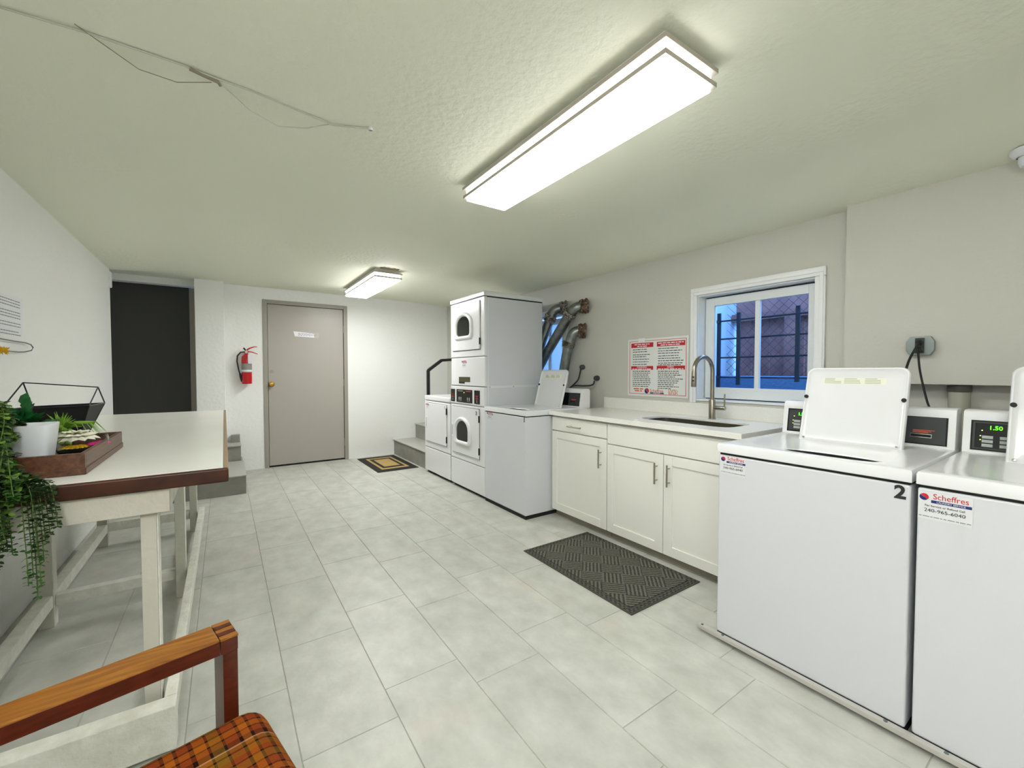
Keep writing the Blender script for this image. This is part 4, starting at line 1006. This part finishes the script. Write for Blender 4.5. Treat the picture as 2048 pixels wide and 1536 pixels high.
# hanging vines over the near edge: (x, length end z)
for k in range(64):
    ex_ = rng.uniform(-.86, -.475); ey_ = 1.775 - rng.uniform(0, .09)
    zb_ = rng.uniform(.68, .80) if rng.random() < .6 else rng.uniform(.78, .9)
    path = [(px-.03+rng.uniform(-.04, .02), py-.02, TZ+.165), (min(-.585, px*.5+ex_*.5)+rng.uniform(-.02, .02), 1.98, TZ+rng.uniform(.17, .24)), (min(-.54, px*.25+ex_*.75), 1.87, TZ+rng.uniform(.08, .19)), (ex_-.01, ey_+.02, TZ+rng.uniform(.0, .05)), (ex_, ey_, (TZ+zb_)/2), (ex_+rng.uniform(-.02, .02), ey_, zb_)]
    vine(path, 34, rng.choice(greens))
for (ex_, zb_) in ((-.455, .60), (-.447, .63), (-.462, .66), (-.44, .70), (-.47, .64), (-.425, .78), (-.408, .80), (-.435, .76), (-.50, .735), (-.51, .745), (-.418, .82), (-.45, .72)):
    ey_ = 1.768 - rng.uniform(0, .015)
    path = [(-.63+rng.uniform(-.02, .02), 1.95, TZ+.15), (-.60, 1.90, TZ+.12), (ex_-.07, 1.83, TZ+.035), (ex_-.02, ey_+.02, TZ+.012), (ex_-.004, ey_, (TZ+zb_)/2), (ex_, ey_, zb_)]
    vine(path, 40, rng.choice([leaf1, leafd]), .018)
for k in range(620):
    f = rng.random(); p = V((-.62, 1.92, 1.03)).lerp(V((-.475, 1.785, .92)), f) + V((rng.uniform(-1, .5), rng.uniform(-1, .6), rng.uniform(-.9, .8)))*.05*(1-.4*f)
    if p.z < .905 and p.y > 1.79: continue
    leaf(fo, p, V((rng.uniform(-1, 1), rng.uniform(-1, .4), rng.uniform(-1, .4))), .013, .019, rng.choice(greens))
for k in range(380):
    p = V((-.592, 1.975, 1.06)) + V((rng.uniform(-1, 1), rng.uniform(-1, .4), rng.uniform(-1, 1))).normalized()*rng.uniform(.0, .058)
    if p.x + (1.06-p.z)*.9 > -.53: continue
    leaf(fo, p, V((rng.uniform(-1, 1), rng.uniform(-1, .4), rng.uniform(-1, .6))), .013, .019, rng.choice(greens))
# bushy crown over and in front of the pot
for k in range(1500):
    a = rng.uniform(0, 2*PI); e = rng.uniform(-.5, 1.45); r_ = rng.uniform(.5, 1)**.5
    c = V((-.645, 1.955, 1.01)); p = c + V((math.cos(a)*math.cos(e)*.135, math.sin(a)*math.cos(e)*.125, math.sin(e)*.125))*r_
    if p.x > -.552: continue
    d = (p-c).normalized()*.5 + V((rng.uniform(-1, 1), rng.uniform(-1, 1), rng.uniform(-.6, .6)))
    leaf(fo, p, d, .014, .020, rng.choice(greens))
st.obj('stems', t); o = fo.obj('foliage', t)
# broad-leaved succulent behind it
t = thing('succulent', (-.62, 2.27, TZ+.008), 'small dark green broad-leaved plant between trailing plant and terrarium', 'plant')
g = G(); g.lathe((-.62, 2.27, TZ+.008), (0, 0, 1), [(.03, 0), (.04, .07), (.037, .07), (0, .06)], blackm, 16); g.obj('pot', t)
g = G()
for k in range(95):
    a = rng.uniform(0, 2*PI); e = rng.uniform(-.1, 1.3); d = V((math.cos(a)*math.cos(e), math.sin(a)*math.cos(e), math.sin(e)))
    p = V((-.62, 2.27, TZ+.08+rng.uniform(0, .08))) + d*rng.uniform(.0, .065); leaf(g, p, d, .030, .052, leaf3)
g.obj('foliage', t)
# spiky light-green rosette
t = thing('air_plant', (-.55, 2.44, TZ+.008), 'spiky light green plant with curling leaves in front of the terrarium', 'plant')
c0 = V((-.55, 2.44, TZ+.10))
g = G(); g.lathe((-.55, 2.44, TZ+.008), (0, 0, 1), [(.025, 0), (.035, .085), (.03, .09), (0, .085)], mat('pale_pot', '#c9cfc6', .5), 16); g.obj('pot', t)
g = G()
for k in range(60):
    a = rng.uniform(0, 2*PI); e = rng.uniform(.2, 1.45); l = rng.uniform(.06, .10); d = V((math.cos(a)*math.cos(e), math.sin(a)*math.cos(e), math.sin(e)))
    g.tube([c0, c0+d*l*.5+V((0, 0, .008)), c0+d*l*.85], [.0028, .002, .0005], leaf2, 4, False)
for k in range(16):                                 # curling outer leaves
    a = rng.uniform(-.9, .7); l = rng.uniform(.09, .13); d = V((math.cos(a), math.sin(a), 0))
    g.tube([c0, c0+d*l*.4+V((0, 0, .035)), c0+d*l*.8+V((0, 0, .03)), c0+d*l*1.05-V((0, 0, .015))], [.0022, .002, .0015, .0005], leaf2, 5, False)
for k in range(26):
    p = c0 + V((rng.uniform(-.03, .035), rng.uniform(-.06, 0), rng.uniform(-.055, .02))); g.lathe(p, (0, 0, 1), [(0, -.009), (.008, -.004), (.009, 0), (.006, .007), (0, .009)], leaf2, 8)
g.obj('foliage', t)
# lotus flower with pink and yellow petals under a clear dome
t = thing('lotus_flower', (-.475, 2.28, TZ+.008), 'cream lotus flower with pink and yellow petals under clear plastic in tray', 'flower')
lc = V((-.475, 2.29, TZ+.075))
g = G()
def petal_at(g, c, a, e, l, w_, m):
    d = V((math.cos(a)*math.cos(e), math.sin(a)*math.cos(e), math.sin(e))); s_ = V((-math.sin(a), math.cos(a), 0)); up = d.cross(s_)*-1; n_ = up*l*.18
    p = [c, c+d*l*.35+s_*w_*.5-n_, c+d*l*.75+s_*w_*.45-n_*.5, c+d*l, c+d*l*.75-s_*w_*.45-n_*.5, c+d*l*.35-s_*w_*.5-n_, c+d*l*.4-n_*1.6, c+d*l*.75-n_*1.1]
    g.faces(p, [(0, 1, 6), (1, 2, 7, 6), (2, 3, 7), (3, 4, 7), (4, 5, 6, 7), (5, 0, 6)], m)
for ring, (n_, e, l) in enumerate(((12, .05, .070), (11, .35, .066), (9, .7, .058), (6, 1.1, .045))):
    for k in range(n_): petal_at(g, lc, 2*PI*k/n_+ring*.4, e, l, .032, petal)
g.obj('petals', t)
g = G()
for k in range(9): petal_at(g, V((-.425, 2.29, TZ+.052)), -1.6+k*.3, .12, .05, .03, pink)
g.obj('pink_petals', t)
g = G()
for k in range(8): petal_at(g, V((-.475, 2.26, TZ+.048)), -2.4+k*.3, .1, .05, .026, yellow)
g.obj('yellow_petals', t)
g = G(); g.lathe((-.46, 2.29, TZ+.03), (0, 0, 1), [(.062, 0), (.074, .02), (.077, .045), (.074, .062), (.0725, .062), (.0755, .045), (.0725, .02), (.061, .002)], dome, 24); g.obj('dome', t)
g = G(); g.lathe((-.475, 2.29, TZ+.008), (0, 0, 1), [(.04, 0), (.05, .02), (.055, .03), (0, .035)], blackm, 16); g.obj('base', t)

# geometric wire terrarium
t = thing('geometric_terrarium', (-.62, 2.78, TZ), 'black wire-framed geometric terrarium on the table, behind the plants', 'terrarium')
R0, R1 = V((-.735, 2.76, 1.203)), V((-.495, 2.76, 1.178))
A0, A1 = V((-.775, 2.66, 1.09)), V((-.508, 2.66, 1.097)); B0, B1 = V((-.735, 2.86, 1.09)), V((-.487, 2.84, 1.098))
D0, D1 = V((-.70, 2.71, TZ+.002)), V((-.56, 2.71, TZ+.002)); E0, E1 = V((-.70, 2.81, TZ+.002)), V((-.56, 2.81, TZ+.002))
g = G()
for a, b_ in ((R0, R1), (R0, A0), (R0, B0), (R1, A1), (R1, B1), (A0, A1), (B0, B1), (A0, B0), (A1, B1), (A0, D0), (A1, D1), (B0, E0), (B1, E1), (D0, D1), (E0, E1), (D0, E0), (D1, E1)): g.tube([a, b_], .0028, wire_bk, 6)
g.obj('wire_frame', t)
g = G(); g.faces([A0, A1, B1, B0, D0, D1, E1, E0], [(0, 1, 5, 4), (1, 2, 6, 5), (2, 3, 7, 6), (3, 0, 4, 7), (4, 5, 6, 7)], blackm); g.obj('lower_panels', t)

# ------------------------------------------------------------------ armchair
ang = math.radians(13.0)
CO = V((.017, 1.160, 0))                            # near front corner of the far arm, on the floor
def chair():
    t = thing('armchair', CO, 'wooden armchair with orange and brown plaid seat in the bottom-left foreground', 'armchair')
    M = Matrix.Translation(CO) @ Matrix.Rotation(ang, 4, 'Z')     # local: +x front, +y away from the seat
    def GG(): g = G(); g.M = M; return g
    ZA = .64; th = .036; W = .515
    for side, (y0, y1) in enumerate(((0, .084), (-W-.084, -W))):
        g = GG(); g.prism([(-.035, y0, ZA-th), (-.035, y1, ZA-th), (-.60, y1-.012, ZA-th), (-.60, y0+.006, ZA-th)], (0, 0, th), chair_wood, .004); arm = g.obj('armrest', t)
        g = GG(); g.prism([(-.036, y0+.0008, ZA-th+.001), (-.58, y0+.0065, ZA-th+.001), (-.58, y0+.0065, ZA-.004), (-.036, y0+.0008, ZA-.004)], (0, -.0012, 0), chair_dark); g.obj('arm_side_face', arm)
        for k in range(5):                          # box joint where arm meets post
            ya = y0 + .084*k/5
            g = GG(); m = chair_wood if k % 2 == 0 else chair_dark
            g.box(-.0345, .0 if k % 2 else .001, ya+.0006, ya+.0162, ZA-.006, ZA+(.0006 if k % 2 else -.0004), m, .0008); g.obj('joint_finger', arm)
        g = GG(); g.box(-.034, 0, y0+.0003, y1-.0003, ZA-th, ZA-.0065, chair_dark, .001); g.obj('joint_block', arm)
        g = GG(); g.box(-.030, 0, y0+.001, y1-.001, 0, ZA-th, chair_dark, .003); g.obj('front_leg', t)
        g = GG(); g.box(-.60, -.565, y0+.004, y1-.014, 0, ZA-th, chair_dark, .003); g.obj('rear_leg', t)
    g = GG(); g.box(-.03, -.052, -W, 0, .27, .33, chair_dark, .003); g.obj('front_rail', t)
    g = GG(); g.box(-.56, -.59, -W, 0, .27, .33, chair_dark, .003); g.obj('rear_rail', t)
    pl = plaid_mat(ang)
    g = GG(); g.box(-.565, .045, -W+.006, -.004, .335, .470, pl, .05, 5); o = g.obj('seat_cushion', t)
    g = GG(); Mb = Matrix.Translation((-.57, 0, .45)) @ Matrix.Rotation(math.radians(-14), 4, 'Y'); g.M = M @ Mb
    g.box(-.06, .05, -W+.008, -.006, .02, .42, pl, .045, 4); g.obj('back_cushion', t)
    g = GG(); g.M = M @ Mb; g.box(-.09, -.062, -W+.0, -.0, -.12, .40, chair_dark, .004); g.obj('back_frame', t)
chair()
